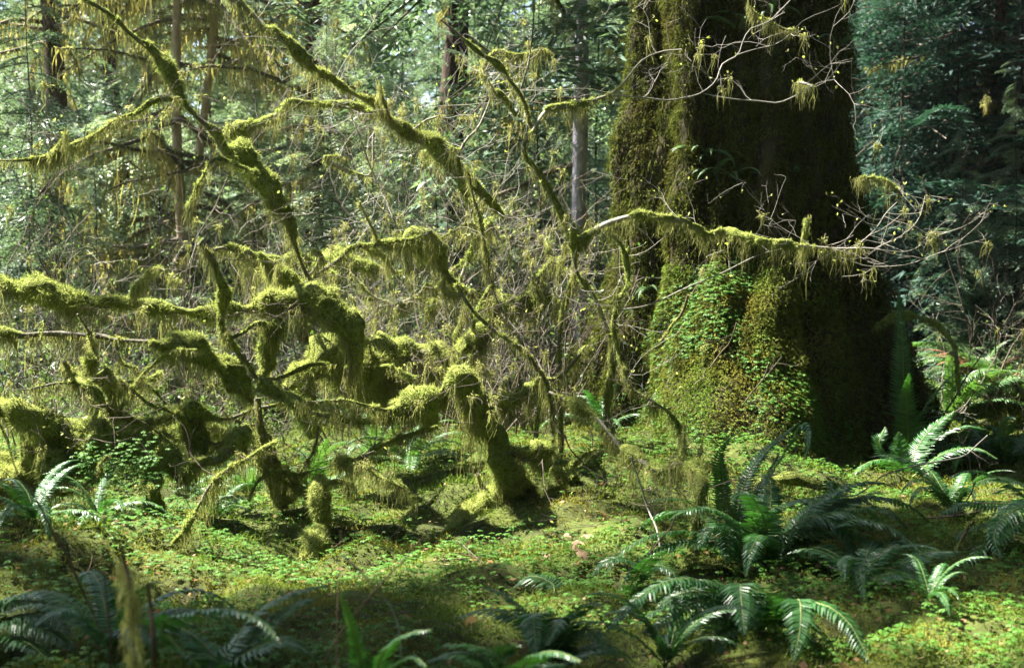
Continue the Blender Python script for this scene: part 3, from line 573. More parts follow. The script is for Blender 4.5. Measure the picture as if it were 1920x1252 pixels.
# ------------------------------------------------------------------ ferns
def frond_mesh(axis, wid, mats, seed=0, n_gap=.021, curl=.25, tilt=0.):
    """a sword-fern frond along the points axis: pinnae and, as a second mesh, the stem"""
    r = np.random.default_rng(seed)
    p, _ = spline(axis, np.zeros(len(axis)), .01)
    L = np.concatenate([[0], np.cumsum(np.linalg.norm(np.diff(p, axis=0), axis=1))]); tot = L[-1]
    st = np.arange(tot * .10, tot * .995, n_gap * np.clip(tot, .5, 1.1))
    q = np.stack([np.interp(st, L, p[:, k]) for k in range(3)], 1)
    t = unit(np.gradient(q, axis=0)); sd = np.cross(t, UP); sd[np.linalg.norm(sd, axis=1) < .3] = np.array([1, 0, 0]); sd = unit(sd)
    for i in range(1, len(sd)):
        v = sd[i - 1] * .7 + sd[i] * .3 * np.sign(np.dot(sd[i], sd[i - 1]) + 1e-9); v -= t[i] * np.dot(v, t[i]); sd[i] = v / max(np.linalg.norm(v), 1e-6)
    u = unit(np.cross(sd, t)); u *= np.where(u[:, 2:3].mean() < 0, -1, 1)
    if tilt:
        c, s_ = math.cos(tilt), math.sin(tilt); sd, u = sd * c + u * s_, u * c - sd * s_
    f = st / tot
    wl = wid * np.minimum(1, .55 + f * 2.2) * np.clip((1 - f) * 1.9, 0, 1) ** .75 + .004
    b = Buf(); gap = np.median(np.diff(st)); wb = gap * .56
    for sgn in (-1, 1):
        n = len(q); k = wl * r.uniform(.88, 1.08, n)
        d = unit(sd * sgn + t * (.22 + .5 * f[:, None] ** 2) + u * r.normal(.12, .10, (n, 1)))
        dn = unit(np.cross(np.cross(d, u), d)) ; ww = t * wb + u * (sgn * 0) 
        droop = -u * (k * curl)[:, None] - UP * (k * .10)[:, None]
        tw = u * (r.normal(0, .25, n) * wb)[:, None]
        a0, a1 = q - ww * .55, q + ww * .75
        b0, b1 = q + d * (k * .5)[:, None] + droop * .22 - ww - tw, q + d * (k * .5)[:, None] + droop * .22 + ww * .9 + tw
        m0, m1 = q + u * .002, q + d * (k * .5)[:, None] + droop * .22 + u * (wb * .35)
        tip = q + d * k[:, None] + droop + t * (k * .16)[:, None]
        V = np.stack([a0, m0, a1, b0, m1, b1, tip], 1).reshape(-1, 3); i = np.arange(n)[:, None] * 7
        b.add(V, np.vstack([i + np.array([0, 1, 4, 3]), i + np.array([1, 2, 5, 4])]), 0)
        b.f.append((np.vstack([i + np.array([3, 4, 6]), i + np.array([4, 5, 6])]) + (b.n - len(V)), 0, False))
    s2 = Buf(); k = np.linspace(0, len(p) - 1, 14).astype(int)
    tube(s2, p[k] + UP * .0015, np.linspace(.0045, .0012, 14) * (1 + .3 * tot), 4, 0)
    return b.mesh('frond', [mats[0]]), s2.mesh('stem', [mats[1]])

def put_frond(root, meshes, rot=None, scale=None):
    o = link('frond', meshes[0], root, None, rot, scale); s_ = link('stem', meshes[1], o)
    KIDS.setdefault(root.name, []).append(o); KIDS.setdefault(o.name, []).append(s_)

def gen_axis(ln, lift, arch, r):
    """a frond that leaves the crown along +x, rises and arches over"""
    a = lift; p = [np.zeros(3)]; n = 14; side = 0
    for i in range(n):
        a -= arch / n * (.5 + i / n); side += r.normal() * .03
        p.append(p[-1] + np.array([math.cos(a), math.sin(side), math.sin(a)]) * ln / n)
    return np.array(p)

rf = np.random.default_rng(55)
FV = {}
for key, mt in (('fern', 'fern'), ('light', 'fern_light'), ('dead', 'fern_dead')):
    FV[key] = [frond_mesh(gen_axis(1.0, rf.uniform(.7, 1.25), rf.uniform(1.2, 2.4), rf), rf.uniform(.085, .11), (M[mt], M['stem' if key != 'dead' else 'stick']), 900 + i, tilt=rf.uniform(-.3, .3)) for i in range(6 if key != 'dead' else 3)]
def gen_fern(x, y, size, n, key, label, group, cat='fern', name='sword_fern'):
    f = thing(name, label, cat, (x, y, float(gz(x, y)) + .02), group)
    a0 = rf.uniform(0, 6.28)
    for i in range(n):
        put_frond(f, FV[key][rf.integers(len(FV[key]))], (rf.normal() * .12, rf.normal() * .15, a0 + i * 2 * math.pi / n + rf.normal() * .25), size * rf.uniform(.7, 1.1))
    return f

def px_fern(label, root, d, fronds, wid=.10, mat='fern', extra=0, esize=.8, group='sword ferns', dd=.25):
    """a fern whose visible fronds are given one by one (points from the base of the frond to its tip)"""
    loc = np.array(gp(root[0], root[1], d)); f = thing('sword_fern', label, 'fern', loc, group)
    for k, fr in enumerate(fronds):
        w_ = wid
        if isinstance(fr, tuple): fr, w_ = fr
        n = len(fr); ys = [q[1] for q in fr]; de = d + (rf.uniform(-.5, -.2) * (ys[-1] - min(ys)) / 60 if ys[-1] > min(ys) + 25 else rf.uniform(-dd, dd)); de = max(de, d - .6)
        ax = [P(a, b, d + (de - d) * (i + 1) / n) - loc for i, (a, b) in enumerate(fr)]
        base = np.array([rf.normal() * .02, rf.normal() * .02, .02]); 
        if np.linalg.norm(ax[0] - base) > .12:
            mid = (ax[0] + base) / 2 + UP * .04; ax = [base, mid] + ax
        put_frond(f, frond_mesh(np.array(ax), w_ * rf.uniform(.9, 1.1), (M[mat], M['stem']), int(rf.integers(1e6)), tilt=rf.uniform(-.25, .25)))
    for k in range(extra):
        put_frond(f, FV['fern' if mat == 'fern' else 'light'][rf.integers(6)], (rf.normal() * .1, rf.normal() * .1, rf.uniform(0, 6.28)), esize * rf.uniform(.7, 1.1))
    return f

px_fern('large sword fern sprawling right of the stump, with long arching glossy fronds', (1440, 1070), 7.0,
        [[(1455, 1060), (1475, 1030), (1495, 1005), (1528, 978), (1565, 961), (1602, 966), (1640, 990)], [(1420, 1040), (1412, 990), (1431, 966), (1468, 946), (1508, 936), (1535, 946)], [(1430, 1050), (1431, 1018), (1468, 1000), (1510, 990), (1560, 988), (1600, 1002), (1625, 1018)],
         [(1460, 1064), (1495, 1040), (1528, 1026), (1565, 1038), (1592, 1062), (1632, 1088)], [(1400, 1060), (1385, 1010), (1350, 988), (1325, 998), (1308, 1030)], [(1405, 1058), (1380, 1000), (1372, 992), (1366, 1020), (1367, 1055)], [(1470, 1064), (1530, 1010), (1600, 975), (1660, 985), (1700, 1010), (1732, 1040)],
         [(1440, 1070), (1460, 1085), (1470, 1100), (1480, 1130)], [(1450, 1060), (1530, 1000), (1600, 1000), (1640, 1020), (1660, 1040)], [(1430, 1060), (1470, 1010), (1510, 970), (1560, 975), (1590, 1010), (1600, 1050)]], .115, extra=12, esize=1.0)
px_fern('sword fern with yellow-green fronds arched low beside its twin on the right', (1610, 1130), 6.5,
        [[(1585, 1117), (1602, 1100), (1642, 1082), (1683, 1074), (1726, 1082), (1765, 1112)], [(1640, 1110), (1690, 1060), (1740, 1036), (1800, 1034)], [(1620, 1120), (1660, 1130), (1700, 1125), (1740, 1150)], [(1600, 1120), (1560, 1100), (1530, 1110)]], .10, extra=6, esize=.65)
px_fern('glossy sword fern with broad fronds drooping straight down at the bottom', (1440, 1190), 5.85,
        [[(1470, 1170), (1480, 1135), (1498, 1124), (1502, 1150), (1499, 1190), (1488, 1240)], [(1470, 1175), (1485, 1140), (1508, 1128), (1555, 1138), (1592, 1168), (1615, 1208), (1634, 1245)], [(1420, 1170), (1400, 1105), (1388, 1098), (1392, 1140), (1396, 1190)],
         [(1400, 1180), (1350, 1110), (1300, 1086), (1250, 1090), (1200, 1118), (1165, 1150), (1137, 1186)], [(1400, 1185), (1340, 1125), (1290, 1135), (1244, 1164), (1204, 1188)], [(1410, 1185), (1374, 1155), (1320, 1158), (1280, 1181), (1255, 1215)], [(1410, 1180), (1370, 1120), (1320, 1110), (1270, 1115), (1230, 1140)], [(1440, 1180), (1440, 1140), (1420, 1110), (1410, 1140), (1415, 1180)], [(1400, 1200), (1350, 1170), (1330, 1190), (1320, 1220)]], .115, extra=6, esize=.65)
px_fern('sword fern at bottom centre with two broad drooping bluish fronds', (1030, 1235), 5.4,
        [([(1010, 1200), (985, 1166), (940, 1147), (900, 1144), (858, 1158)], .07), [(1025, 1210), (1010, 1160), (1000, 1152), (1003, 1190), (1006, 1230)], [(1040, 1200), (1075, 1150), (1105, 1130), (1130, 1135)], [(1045, 1205), (1070, 1160), (1055, 1158), (1040, 1175), (1026, 1210)], [(1040, 1220), (1090, 1180), (1120, 1190), (1140, 1220)]], .10, extra=3, esize=.45)
px_fern('single small pale-blue sword fern arching above the sorrel at centre', (1030, 1125), 6.4, [[(1040, 1110), (1036, 1095), (1010, 1082), (985, 1083), (962, 1102)]], .07)
px_fern('small sword fern with a pale curved frond left of the mossy stump foot', (1180, 1110), 6.6, [[(1215, 1080), (1190, 1058), (1163, 1047), (1130, 1054), (1110, 1082)], [(1200, 1090), (1230, 1060), (1260, 1070), (1275, 1100)], [(1180, 1100), (1215, 1050), (1250, 1030)]], .075)
px_fern('upright sword fern with lance-like fronds standing against the mossy root', (1380, 980), 7.6,
        [[(1358, 965), (1354, 915), (1346, 865), (1362, 828), (1388, 806)], [(1386, 950), (1400, 895), (1424, 855), (1455, 826), (1498, 792)], [(1380, 970), (1360, 940), (1356, 890), (1352, 850)], [(1395, 960), (1420, 920), (1445, 880), (1460, 850)], [(1470, 850), (1505, 795), (1516, 820), (1510, 860)]], .06)
px_fern('large sword fern at the right border with a bluish frond curling over', (1990, 1030), 7.2,
        [[(1960, 990), (1935, 950), (1897, 946), (1850, 944), (1803, 946), (1760, 966)], [(1970, 990), (1950, 945), (1917, 950), (1884, 968), (1864, 1000), (1870, 1030), (1878, 1046)], [(1980, 1000), (1950, 975), (1915, 982), (1890, 1000), (1880, 1035)], [(1960, 970), (1905, 985), (1844, 1023), (1790, 1064), (1750, 1094), (1710, 1126)], [(1970, 990), (1917, 926), (1867, 894), (1817, 882), (1777, 896)],
         [(1980, 1010), (1930, 1030), (1880, 1030), (1830, 1040)], [(1980, 1000), (1940, 930), (1900, 915), (1860, 925)]], .11, extra=9, esize=1.0)
px_fern('tall upright fern frond standing straight beside the right edge of the giant trunk', (1700, 790), 10.3,
        [([(1698, 770), (1694, 720), (1693, 660), (1690, 600), (1684, 540)], .105), ([(1702, 780), (1700, 740), (1705, 700)], .1), [(1720, 790), (1750, 740), (1790, 700)], [(1700, 800), (1730, 770), (1760, 760)]], .11)
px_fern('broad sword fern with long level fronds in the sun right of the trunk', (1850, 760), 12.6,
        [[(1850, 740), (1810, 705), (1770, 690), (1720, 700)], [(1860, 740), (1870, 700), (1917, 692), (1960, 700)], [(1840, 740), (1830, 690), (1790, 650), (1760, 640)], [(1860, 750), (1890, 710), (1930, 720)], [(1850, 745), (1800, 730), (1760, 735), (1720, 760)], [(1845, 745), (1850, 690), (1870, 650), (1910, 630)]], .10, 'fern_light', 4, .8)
px_fern('dark sword fern in the shade at the foot of the giant trunk', (1700, 905), 9.8,
        [[(1690, 890), (1676, 869), (1646, 862), (1616, 874), (1592, 898)], [(1705, 890), (1715, 872), (1735, 879), (1755, 902)], [(1700, 890), (1690, 850), (1685, 810)], [(1705, 890), (1720, 840), (1750, 800), (1790, 770)], [(1700, 890), (1740, 830), (1800, 800), (1850, 805)], [(1700, 890), (1650, 840), (1660, 800)], [(1710, 895), (1770, 850), (1830, 840), (1870, 860)]], .10)
px_fern('sword fern in the dark lower left corner with feathery grey-green fronds', (-60, 1210), 5.4,
        [[(-30, 1160), (0, 1136), (50, 1127), (100, 1134), (155, 1158)], [(-30, 1180), (0, 1166), (50, 1166), (94, 1186), (140, 1216)], [(-30, 1150), (20, 1120), (60, 1115), (100, 1118)], [(-30, 1200), (20, 1195), (60, 1210), (90, 1240)], [(-20, 1170), (60, 1150), (110, 1165), (130, 1190)]], .10)
px_fern('blurred sword fern close to the lens at bottom left of centre', (420, 1290), 4.4,
        [[(330, 1210), (302, 1170), (370, 1147), (430, 1144), (490, 1166), (525, 1205)], [(430, 1220), (470, 1160), (513, 1127), (553, 1110), (610, 1097)], [(440, 1230), (500, 1170), (560, 1130), (600, 1120)], [(400, 1230), (360, 1190), (320, 1180), (280, 1200)], [(440, 1240), (490, 1210), (540, 1200), (590, 1230)]], .075)
px_fern('dark blurred fern frond standing upright in front at bottom centre', (690, 1400), 4.2, [([(690, 1300), (676, 1240), (660, 1170), (640, 1115)], .045), ([(700, 1290), (720, 1220), (760, 1190), (810, 1180)], .055), ([(690, 1290), (720, 1260), (770, 1230), (800, 1250)], .05)], .06)
px_fern('blurred sword fern spreading along the very bottom of the picture', (960, 1330), 4.3, [[(960, 1290), (900, 1235), (850, 1225), (800, 1240)], [(970, 1290), (990, 1235), (1040, 1222), (1090, 1240)], [(960, 1300), (930, 1230), (880, 1210), (830, 1210)], [(975, 1295), (1010, 1250), (1060, 1245)], [(960, 1290), (940, 1240), (950, 1215), (980, 1210)]], .085)
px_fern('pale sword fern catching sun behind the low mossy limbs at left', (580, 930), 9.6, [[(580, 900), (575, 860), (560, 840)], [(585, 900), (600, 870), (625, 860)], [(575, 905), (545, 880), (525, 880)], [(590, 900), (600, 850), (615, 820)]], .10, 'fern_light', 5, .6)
for k, (px, d, sz, n, key, lb) in enumerate([
    (470, 9.4, .6, 11, 'light', 'leafy green fern lying low beyond the left sunlit moss'), (400, 8.6, .45, 9, 'fern', 'small fern under the hanging moss right of the left post'),
    (765, 10.2, .7, 12, 'light', 'sunlit fern behind the drooping moss limb near the centre'), (700, 11.0, .8, 12, 'light', 'fern in the sun behind the dark double log'),
    (60, 7.0, .5, 10, 'fern', 'small dark fern beneath the low left log'), (180, 7.5, .45, 9, 'fern', 'little fern under the log by the left mossy mound'),
    (1790, 8.0, .6, 10, 'fern', 'shaded fern behind the right border fern'), (1570, 7.6, .55, 9, 'fern', 'low dark fern between the right maple twig and the sprawling fern'),
    (1750, 5.9, .35, 8, 'fern', 'small fern among the sorrel at lower right'), (1250, 5.4, .5, 9, 'fern', 'dark fern at the bottom left of the drooping-frond fern'),
    (200, 5.1, .55, 10, 'fern', 'dark shaded fern at the bottom left'), (1880, 13.0, .9, 12, 'light', 'bright sunlit fern on the right near the red dead bracken'),
    (1780, 12.2, 1.0, 14, 'light', 'sunlit yellow-green fern behind the golden arching branch'), (1930, 12.4, 1.0, 14, 'light', 'large sunlit fern at the right border behind the dead fern'), (1845, 13.6, 1.1, 14, 'light', 'sunlit fern rising behind the dead bracken at right'), (1790, 10.7, .8, 12, 'fern', 'dark fern in the shade right of the trunk foot'), (1890, 10.5, .8, 12, 'fern', 'shaded fern above the right border fern'),
    (1130, 10.6, .6, 9, 'fern', 'shaded fern at the left foot of the giant trunk'), (350, 11.5, .8, 12, 'light', 'fern among the bushes behind the left limbs')]):
    x = P(px, 700, d)[0]; gen_fern(x, d, sz, n, key, lb, 'sword ferns')
for k, (px, d, sz, n, lb) in enumerate([(1850, 12.6, .75, 13, 'reddish brown dead fern glowing in the sun at right'), (1010, 5.5, .22, 5, 'tiny brown dead fern beside the drooping blue fern')]):
    x = P(px, 700, d)[0]; gen_fern(x, d, sz, n, 'dead', lb, 'dead ferns', name='dead_fern')
# small licorice ferns rooted in the trunk's moss
lic = [(1330, 300), (1375, 330), (1330, 335), (1320, 290), (1408, 55), (1385, 60), (1215, 545), (1490, 330), (1570, 90), (1440, 25)]
LICL = ['little blue-green fern clump on the trunk just above the moss-capped limb', 'little fern hanging on the trunk right of the blue-green clump', 'little fern lowest of the clump on the trunk face', 'little fern topmost of the clump on the trunk face', 'small pale fern on the trunk near its top', 'tiny fern beside the small pale fern near the trunk top', 'small fern low on the left side of the trunk in the dark', 'small fern on the right part of the trunk face', 'small fern at the upper right edge of the trunk', 'tiny fern highest on the trunk']
for (px, py), lb in zip(lic, LICL):
    base = None
    q = P(px, py, 1.0) - np.array([0, 0, CAM_H])
    for d in np.arange(9.0, 12.5, .02):                 # where the line of sight meets the bark
        c = np.array([0, 0, CAM_H]) + q * d; th = math.degrees(math.atan2(c[1] - GY, c[0] - GX)); 
        if math.hypot(c[0] - GX, c[1] - GY) <= giant_r(np.array([th]), np.array([c[2]]))[0] + .02: base = c; break
    if base is None: continue
    f = thing('licorice_fern', lb, 'fern', base, 'small ferns on the trunk')
    for i in range(4):
        put_frond(f, FV['light'][rf.integers(6)], (rf.normal() * .2, rf.uniform(0, .6), -math.pi / 2 + rf.normal() * .9), rf.uniform(.22, .38))

# ------------------------------------------------------------------ ground cover
def in_view(x, y, pad=.6): return np.abs(x) < y * .36 + pad
def carpet():
    r = np.random.default_rng(17); b = Buf()
    n = 310000
    y = 3.6 + 11.5 * r.random(n) ** 1.35; x = r.uniform(-1, 1, n) * (y * .36 + .5)
    p = np.stack([x, y, gz(x, y)], 1); p[:, 2] += .018 * noise(p, 7, 3)
    cl = noise(p * np.array([1, 1, 0]), 6, 61) + .5 * noise(p * np.array([1, 1, 0]), 15, 62)
    k = (cl + r.normal(size=n) * .4 > -.95 + .5 * (x > .5) * (y < 7.9) * (1 - np.exp(-((x - 2) ** 2 + (y - 5.1) ** 2) / .5))); p, cl = p[k], cl[k]; n = len(p)
    p[:, 2] += np.clip(.02 + .028 * cl, 0, .07) * r.random(n)
    blades(b, p, r.normal(size=(n, 3)) * .8 + UP * .55, r.uniform(.018, .045, n), r.uniform(.005, .010, n) * np.clip(p[:, 1] / 8, .8, 1.6), 0, 0, r, unit(UP + r.normal(size=(n, 3)) * .45))
    tag(link('moss_carpet', b.mesh('moss_carpet', [M['carpet']])), 'carpet of green and golden moss over the forest floor', 'moss', kind='stuff')
carpet()

def sorrel(buf, pos, nrm, size, r):
    """wood sorrel: three folded heart leaflets on a thin stalk"""
    n = len(pos); a0 = r.uniform(0, 6.28, n); h = size * r.uniform(.8, 2.2, n)
    t1 = unit(np.cross(nrm, r.normal(size=(n, 3)))); t2 = np.cross(nrm, t1)
    c = pos + nrm * h[:, None] * .5 + UP * h[:, None] * .5
    up = unit(nrm * .5 + UP + r.normal(size=(n, 3)) * .18)
    e1 = unit(np.cross(up, t1)); e2 = np.cross(up, e1)
    for k in range(3):
        a = a0 + k * 2.094; d = e1 * np.cos(a)[:, None] + e2 * np.sin(a)[:, None]; s_ = np.cross(up, d); sz = size[:, None]
        A_, B_ = c, c + d * sz * .62 - up * sz * .10
        L1, L2 = c + d * sz * .75 + s_ * sz * .42 - up * sz * .30, c + d * sz * .75 - s_ * sz * .42 - up * sz * .30
        L3, L4 = c + d * sz * .35 + s_ * sz * .40 - up * sz * .22, c + d * sz * .35 - s_ * sz * .40 - up * sz * .22
        V = np.stack([A_, L3, L1, B_, L2, L4], 1).reshape(-1, 3); i = np.arange(n)[:, None] * 6
        buf.add(V, np.vstack([i + np.array([0, 1, 2, 3]), i + np.array([0, 3, 4, 5])]))
def sorrel_ground():
    r = np.random.default_rng(23); n = 34000
    y = 3.8 + 8.5 * r.random(n) ** 1.2; x = r.uniform(-1, 1, n) * (y * .36 + .4)
    p = np.stack([x, y, gz(x, y)], 1)
    k = noise(p * np.array([1, 1, 0]), 2.0, 71) + .7 * noise(p * np.array([1, 1, 0]), 6, 72) + r.normal(size=n) * .35 > .05 - .35 * (np.abs(x - .7) < 1.3)
    p = p[k]; b = Buf(); n = len(p)
    sorrel(b, p + UP * .02, np.tile(UP, (n, 1)), r.uniform(.012, .028, n), r)
    tag(link('wood_sorrel', b.mesh('wood_sorrel', [M['sorrel']])), 'bright green wood sorrel leaves scattered over the moss', 'ground cover', kind='stuff')
    # on the buttress root
    n = 8500; t = r.normal(-100, 20, n); z = r.uniform(.05, 1.75, n) ; p = giant_pt(t, z); nr = giant_nrm(t, z)
    k = (noise(p, 3.5, 73) + .6 * noise(p, 9, 75) + r.normal(size=n) * .3 > -.1 + .02 * np.maximum(0, np.abs(t + 100) - 16)) & (z < 1.62 - np.abs(t + 98) * .012); p, nr = p[k], nr[k]
    b = Buf(); sorrel(b, p + nr * .03, nr, r.uniform(.010, .025, len(p)), r)
    n = 1800; t = r.uniform(-170, -20, n); z = .5 * r.random(n) ** 1.5 - .02; p2 = giant_pt(t, z); n2 = giant_nrm(t, z)
    sorrel(b, p2 + n2 * .03, n2, r.uniform(.012, .024, n), r)
    tag(link('wood_sorrel', b.mesh('wood_sorrel', [M['sorrel']])), 'wood sorrel climbing the sloping root of the giant trunk', 'ground cover', kind='stuff')
    # bright moss on the same root
    n = 42000; t = r.normal(-100, 22, n); z = r.uniform(-.1, 1.5, n); p = giant_pt(t, z); nr = giant_nrm(t, z)
    k = noise(p, 5, 74) + r.normal(size=n) * .4 > -.5
    b = Buf(); m_ = k.sum()
    blades(b, (p + nr * .03)[k], (nr + r.normal(size=(n, 3)) * .6)[k], r.uniform(.02, .045, m_), r.uniform(.005, .01, m_), 0, .4, r, unit(nr + r.normal(size=(n, 3)) * .4)[k])
    tag(link('root_moss', b.mesh('root_moss', [M['carpet']])), 'golden green moss on the sloping root', 'moss', kind='stuff')
    # little leaves on the low left log
    n = 420; b = Buf(); q = np.array([P(px, py, 7.75) for px, py in zip(r.uniform(150, 290, n), r.normal(885, 22, n))]) + r.normal(size=(n, 3)) * .03
    sorrel(b, q, np.tile(np.array([0, -.7, .7]), (n, 1)), r.uniform(.012, .024, n), r)
    tag(link('wood_sorrel', b.mesh('wood_sorrel', [M['sorrel']])), 'small sorrel leaves hanging on the shaded side of the low left log', 'ground cover', kind='stuff')
sorrel_ground()

# ------------------------------------------------------------------ conifers behind
def bough_tpl(seed, n_sec=19, step=.05, droop=.45, needle=.072, wdt=.022):
    """a hemlock bough of length 1 along +x: needles (n,3,3) and the axis"""
    r = np.random.default_rng(seed); tri = []
    ax = lambda t: np.array([t, .05 * math.sin(3 * t + seed), .10 * t - droop * t * t])
    for i in range(n_sec):
        t = .06 + .94 * i / n_sec + r.uniform(-.01, .01); c = ax(t); tg = ax(t + .01) - ax(t); tg /= np.linalg.norm(tg)
        for sg in (-1, 1):
            L = (.36 * (1 - t) ** .6 + .06) * r.uniform(.7, 1.15); sd = np.array([-tg[1], tg[0], 0]) * sg
            d = unit(tg * .75 + sd * .8 + UP * r.normal(.02, .12)); n = max(3, int(L / step))
            for k in range(n + 1):
                u = k / n; q = c + d * L * u - UP * (L * .38 * u * u)
                dl = unit(d - UP * .7 * u * L * 2); s2 = unit(np.cross(dl, UP) + 1e-6)
                for s in (-1, 1):
                    e = unit(dl * .75 + s2 * s * .7 + r.normal(size=3) * .18); ln = needle * r.uniform(.7, 1.2)
                    wv = unit(np.cross(e, UP + r.normal(size=3) * .4)) * wdt * .5
                    tri.append((q - wv, q + wv, q + e * ln))
    return np.array(tri)
TPL = [bough_tpl(i, droop=dr) for i, dr in enumerate((.25, .45, .65, .85))]
COARSE = [bough_tpl(20 + i, n_sec=11, step=.10, droop=.5, needle=.13, wdt=.06) for i in range(3)]

def add_boughs(buf, origin, yaw, pitch, ln, tpl, m=0, roll=None):
    cy, sy, cp, sp = math.cos(yaw), math.sin(yaw), math.cos(pitch), math.sin(pitch)
    Rm = np.array([[cy, -sy, 0], [sy, cy, 0], [0, 0, 1]]) @ np.array([[cp, 0, -sp], [0, 1, 0], [sp, 0, cp]])
    v = (tpl.reshape(-1, 3) * ln) @ Rm.T + origin
    buf.add(v, np.arange(len(v)).reshape(-1, 3), m)
    a = np.array([[t, .0, .10 * t - .5 * t * t] for t in (0, .3, .6, .95)]) * ln @ Rm.T + origin
    tube(buf, a, np.array([.012, .009, .006, .003]) * ln + .002, 3, 1)

def conifer_crown(buf, r, h, z0, rad, n, tpls, lean=(0, 0), pmin=-.35, pmax=.35):
    for i in range(n):
        f = (i + r.random()) / n; z = z0 + (h - z0) * f
        add_boughs(buf, np.array([lean[0] * z, lean[1] * z, z]), r.uniform(0, 6.283), r.uniform(pmin, pmax), rad * (1.08 - f) * r.uniform(.65, 1.15) + .25, tpls[r.integers(len(tpls))])

def young(seed, mat, h, rad, n, z0=.3):
    r = np.random.default_rng(seed)
    root = thing('hemlock_sapling', 'young hemlock', 'tree', (0, 0, 0), 'young hemlocks behind the maples')
    b = Buf(); z = np.linspace(0, h, 12); tube(b, np.stack([.04 * np.sin(z + seed), .04 * np.cos(z * 1.3), z - .1], 1), np.linspace(.012 + h * .002, .005, 12), 5, 0)
    part('trunk', b, [M['bark_dark']], root)
    b = Buf(); conifer_crown(b, r, h, z0, rad, n, TPL)
    part('crown', b, [M[mat], M['dark_twig']], root)
    return root
PROTO = {'mid': [young(1, 'needle', 7.0, 1.7, 58), young(2, 'needle', 9.5, 2.2, 70, .6)], 'pale': [young(3, 'needle_lit', 6.5, 1.6, 58), young(4, 'needle_lit', 8.5, 2.1, 66, .5)], 'dark': [young(5, 'needle_shaded', 7.0, 2.0, 60), young(6, 'needle_shaded', 9.5, 2.4, 70)]}  # one hemlock in several tones: pale paints sunlight, dark paints shade
USED = set()
rt = np.random.default_rng(91)
def place_young(px, d, kind, sc, label, group='young hemlocks behind the maples'):
    pr = PROTO[kind][rt.integers(2)]; first = pr.name not in USED; USED.add(pr.name)
    o = pr if first else copy_tree(pr)
    x = P(px, 600, d)[0]; o.location = (x, d, float(gz(x, d)) - .05); o.rotation_euler = (0, 0, rt.uniform(0, 6.28)); o.scale = (sc,) * 3
    o['label'] = label; o['group'] = group
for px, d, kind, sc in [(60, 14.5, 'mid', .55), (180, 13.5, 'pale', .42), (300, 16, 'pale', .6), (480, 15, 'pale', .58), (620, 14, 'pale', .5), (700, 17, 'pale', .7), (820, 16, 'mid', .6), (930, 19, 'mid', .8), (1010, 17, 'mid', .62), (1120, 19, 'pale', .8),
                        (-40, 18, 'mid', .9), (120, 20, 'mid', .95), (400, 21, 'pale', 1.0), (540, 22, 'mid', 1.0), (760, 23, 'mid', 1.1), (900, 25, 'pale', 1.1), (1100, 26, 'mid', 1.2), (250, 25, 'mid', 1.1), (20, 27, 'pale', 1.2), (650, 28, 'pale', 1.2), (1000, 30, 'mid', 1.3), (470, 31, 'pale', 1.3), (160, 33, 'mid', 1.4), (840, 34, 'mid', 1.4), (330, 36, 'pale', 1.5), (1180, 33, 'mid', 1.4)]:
    tone = {'mid': 'blue-green', 'pale': 'pale sun-tinted'}[kind]; size = 'small' if sc < .6 else 'mid-sized' if sc < .95 else 'tall' if sc < 1.2 else 'very tall distant'
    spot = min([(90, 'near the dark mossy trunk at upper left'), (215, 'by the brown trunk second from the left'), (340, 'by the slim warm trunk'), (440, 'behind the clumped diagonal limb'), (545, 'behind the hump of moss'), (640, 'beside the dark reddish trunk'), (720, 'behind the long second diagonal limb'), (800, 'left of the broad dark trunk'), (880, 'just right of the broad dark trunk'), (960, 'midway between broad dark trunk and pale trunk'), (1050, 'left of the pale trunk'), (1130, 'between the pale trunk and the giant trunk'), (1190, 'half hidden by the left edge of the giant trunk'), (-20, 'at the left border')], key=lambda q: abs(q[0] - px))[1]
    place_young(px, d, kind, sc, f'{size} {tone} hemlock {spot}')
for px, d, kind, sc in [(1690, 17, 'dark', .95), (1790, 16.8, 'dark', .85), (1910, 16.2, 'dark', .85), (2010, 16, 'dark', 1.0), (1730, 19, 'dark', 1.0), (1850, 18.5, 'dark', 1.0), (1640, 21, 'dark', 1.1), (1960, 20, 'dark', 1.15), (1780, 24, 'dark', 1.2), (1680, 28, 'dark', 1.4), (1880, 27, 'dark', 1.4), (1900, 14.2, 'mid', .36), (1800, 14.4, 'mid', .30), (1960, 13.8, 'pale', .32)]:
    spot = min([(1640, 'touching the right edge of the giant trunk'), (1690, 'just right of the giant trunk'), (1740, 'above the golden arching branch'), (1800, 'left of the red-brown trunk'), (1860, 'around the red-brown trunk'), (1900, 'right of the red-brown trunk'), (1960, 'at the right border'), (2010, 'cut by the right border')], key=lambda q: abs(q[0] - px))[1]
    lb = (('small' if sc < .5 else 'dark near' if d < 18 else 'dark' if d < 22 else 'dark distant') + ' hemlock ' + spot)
    place_young(px, d, kind, sc, lb, 'hemlocks right of the giant trunk')

